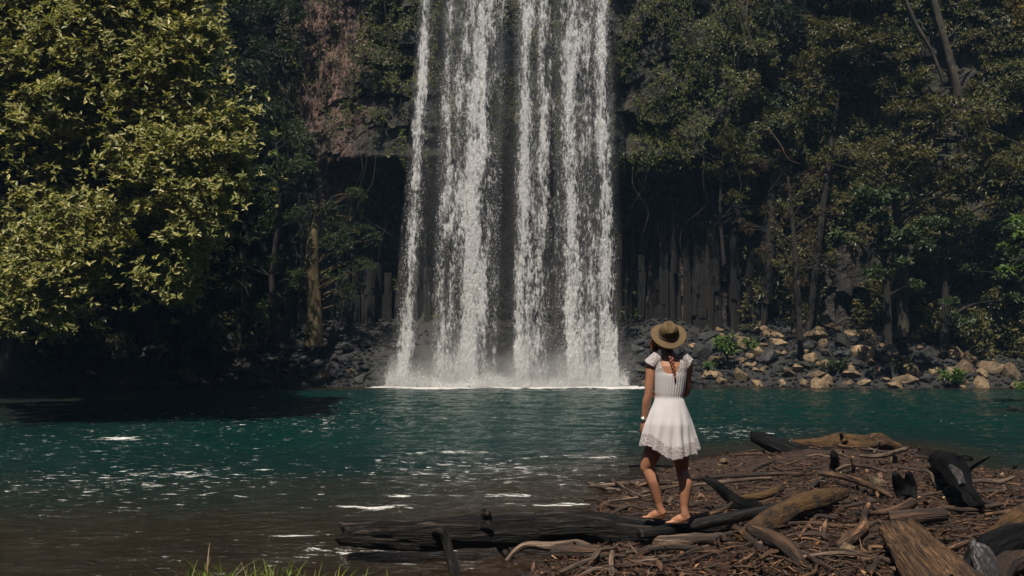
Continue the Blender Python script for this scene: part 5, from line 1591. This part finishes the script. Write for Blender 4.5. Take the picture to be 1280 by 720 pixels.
Vd, Fd, Ld = [V], [F], [lace]
off = len(V)
for side, p0, p1 in ((-1, H(826, 446, -.005), H(810.5, 460, -.01)), (1, H(851, 445, -.002), H(866, 460, .005))):
    m_, kk = 14, 40
    tt = np.linspace(0, 1, m_)[:, None]; ph = np.linspace(0, 2 * math.pi, kk, endpoint=False)[None]
    ax_ = p1 - p0; ax_ = ax_ / np.linalg.norm(ax_); e1 = np.array([0, 1.0, 0]); e2 = np.cross(ax_, e1)
    rr = (.057 + .003 * tt ** 1.2) * (1 + .03 * np.sin(ph * 7) * tt)
    ln = np.linalg.norm(p1 - p0) * 0.80 * tt + .012 * np.sin(ph * 2) * tt
    V = p0 + ax_ * ln[..., None] + e1 * (rr * .98 * np.cos(ph))[..., None] + e2 * (rr * np.sin(ph))[..., None]
    V = V.reshape(-1, 3)
    i, j = np.meshgrid(np.arange(m_ - 1), np.arange(kk), indexing='ij'); j2 = (j + 1) % kk
    Fd.append(np.stack([i * kk + j, i * kk + j2, (i + 1) * kk + j2, (i + 1) * kk + j], -1).reshape(-1, 4) + off)
    Vd.append(V); Ld.append(np.ones(len(V))); off += len(V)
dress = link('dress', mesh_np('dress', np.vstack(Vd), np.vstack(Fd), M['dress'], True, {'lace': np.concatenate(Ld)}), woman)
dress['label'] = 'short white dress with lace yoke, cap sleeves and lace hem'
so = dress.modifiers.new('cloth', 'SOLIDIFY'); so.thickness = 0.003; so.offset = 1

# hair
def hair_mat():
    m, nt, p, out = new_mat('hair')
    gc = attr(nt, 'gc')
    n1 = noise(nt, mapping(nt, gc, (90, 90, 10)), 1.0, 4)
    nt.links.new(ramp(nt, n1, [(0.3, (0.06, 0.016, 0.010)), (0.6, (0.20, 0.060, 0.034)), (0.8, (0.36, 0.13, 0.075))]), p.inputs['Base Color'])
    p.inputs['Roughness'].default_value = 0.4
    nt.links.new(bump(nt, n1, 0.9, 0.01), p.inputs['Normal'])
    return m
M['hair'] = hair_mat()
b = MB()
ellipsoid(b, hd + udir * .022 - fdir * .016, (.076, .084, .090), Rh)
ellipsoid(b, hd - udir * .035 - fdir * .038, (.066, .050, .055), Rh)
for k_ in range(16):
    a0 = rng.normal(0, .012, 3)
    b.tube([hp(-.07, .0, .03) + a0, H(820.5, 430, .06) + a0, H(818.5 + rng.uniform(0, 4), 438 + rng.uniform(-2, 4), .05) + a0], [.012, .012, .003], 6, k_, sub=3)
hair = b.build('hair', M['hair'], woman)
b = MB()
pth = np.array([hp(-.01, -.085, -.055), H(836.5, 440, -.075), H(838.5, 449, -.095), H(840, 457, -.105), H(841.3, 464, -.112), H(842, 470, -.112)])
tt = np.linspace(0, 1, 40)
ii = tt * (len(pth) - 1)
cen = np.stack([np.interp(ii, np.arange(len(pth)), pth[:, c]) for c in range(3)], -1)
for s_ in range(3):
    ph = tt * 2 * math.pi * 3.0 + s_ * 2 * math.pi / 3
    am = .014 * (1 - .55 * tt)
    pts = cen + np.stack([np.sin(ph) * am, np.cos(2 * ph) * am * .5, 0 * ph], -1)
    b.tube(pts, .0125 * (1 - .55 * tt), 8, s_)
b.tube([H(842, 469, -.112), H(842.5, 473, -.112), H(842, 478, -.11)], [.008, .010, .003], 8)
b.build('braid', M['hair'], woman)

# hat, tilted back on the head
def lathe(prof, k=64, dent=None, brim=None):
    V = []
    for r, z in prof:
        for a in np.linspace(0, 2 * math.pi, k, endpoint=False):
            V.append((r * math.cos(a), r * math.sin(a), z))
    V = np.array(V)
    n_ = len(prof)
    i, j = np.meshgrid(np.arange(n_ - 1), np.arange(k), indexing='ij'); j2 = (j + 1) % k
    F = np.stack([i * k + j, i * k + j2, (i + 1) * k + j2, (i + 1) * k + j], -1).reshape(-1, 4)
    return V, F
ax3 = np.array([-0.04, -0.70, 0.71]); ax3 /= np.linalg.norm(ax3)
hx = np.cross([0, 1.0, 0], ax3); hx /= np.linalg.norm(hx); hy = np.cross(ax3, hx)
Rhat = np.stack([hx, hy, ax3], 1)
hc = H(836.7, 418.5, -.035)
def hatw(V):
    V = V.copy()
    r = np.hypot(V[:, 0], V[:, 1]); a = np.arctan2(V[:, 1], V[:, 0])
    br = sstep(.085, .155, r)
    V[:, 2] += br * (.012 * np.cos(2 * a) - .008)             # brim dips front and back, lifts at the sides
    cr = sstep(.05, .10, V[:, 2]) 
    # crease along the crown and two pinches at the front
    V[:, 2] -= cr * .026 * np.exp(-(V[:, 0] / .018) ** 2) * (r < .07)
    pin = cr * np.exp(-((V[:, 1] - .055) / .035) ** 2)
    V[:, 0] *= 1 - .28 * pin
    V[:, 0] *= 1 - .08 * cr
    return V
crown = [(.088, .0), (.087, .02), (.083, .05), (.077, .08), (.068, .100), (.055, .112), (.04, .117), (.02, .117), (.001, .116)]
brim = [(.152, -.002), (.153, .0), (.152, .003), (.13, .003), (.11, .002), (.095, .003), (.088, .008)]
under = [(.152, -.002), (.13, -.002), (.11, -.002), (.086, -.002)]
pv = []
V, F = lathe([(r * 1.0, z) for r, z in under[::-1]] + brim + [(r, z) for r, z in crown[1:]])
# refine the lathe along the profile
prof = np.array(under[::-1] + brim + crown[1:])
tt = np.linspace(0, len(prof) - 1, len(prof) * 4)
prof = np.stack([np.interp(tt, np.arange(len(prof)), prof[:, c]) for c in range(2)], -1)
V, F = lathe(prof, 72)
V = hatw(V) @ Rhat.T + hc
def felt_mat():
    m, nt, p, out = new_mat('felt')
    oc = objco(nt)
    c = mixc(nt, noise(nt, oc, 25, 5), (0.085, 0.060, 0.034), (0.145, 0.102, 0.058))
    nt.links.new(c, p.inputs['Base Color'])
    p.inputs['Roughness'].default_value = 0.95
    p.inputs['Specular IOR Level'].default_value = 0.1
    nt.links.new(bump(nt, noise(nt, oc, 220, 4), 0.3, 0.002), p.inputs['Normal'])
    return m
M['felt'] = felt_mat()
hat = link('hat', mesh_np('hat', V, F, M['felt'], True), woman)
hat['label'] = 'olive brown felt hat with a pinched crown and thin grey band'
V, F = lathe([(.0905, .006), (.0925, .010), (.091, .022), (.0885, .026)], 72)
link('hat_band', mesh_np('hat_band', hatw(V) @ Rhat.T + hc, F, plain('band', (.20, .17, .15), .8), True), hat)
# wristwatch
b = MB()
wd_ = wrL - elL; wd_ /= np.linalg.norm(wd_)
wc = wrL * .94 + elL * .06
e1 = np.cross(wd_, [0, 1.0, 0]); e1 /= np.linalg.norm(e1); e2 = np.cross(wd_, e1)
a = np.linspace(0, 2 * math.pi, 28, endpoint=False)
ring = []
for s_, rr in ((-.007, .0275), (.007, .0275)):
    ring.append(wc + wd_ * s_ + (e1 * np.cos(a)[:, None] + e2 * np.sin(a)[:, None]) * rr)
V = np.vstack(ring); jj = np.arange(28); F = np.stack([jj, (jj + 1) % 28, 28 + (jj + 1) % 28, 28 + jj], -1)
b.add(V, F)
watch = b.build('wristwatch', plain('strap', (.25, .17, .12), .5), woman)
sm = watch.modifiers.new('s', 'SOLIDIFY'); sm.thickness = .003; sm.offset = 1
b = MB()
dn = np.array([-.45, -.85, .1]); dn /= np.linalg.norm(dn); dn = dn - wd_ * np.dot(dn, wd_); dn /= np.linalg.norm(dn)
c0 = wc + dn * .028
b.tube([c0, c0 + dn * .009], [.017, .017], 20)
cs = b.build('case', plain('steel', (.5, .5, .5), .3, .5, .9), watch)
b = MB(); b.tube([c0 + dn * .009, c0 + dn * .0105], [.0135, .0135], 20)
b.build('dial', plain('dial', (.7, .7, .72), .3), watch)
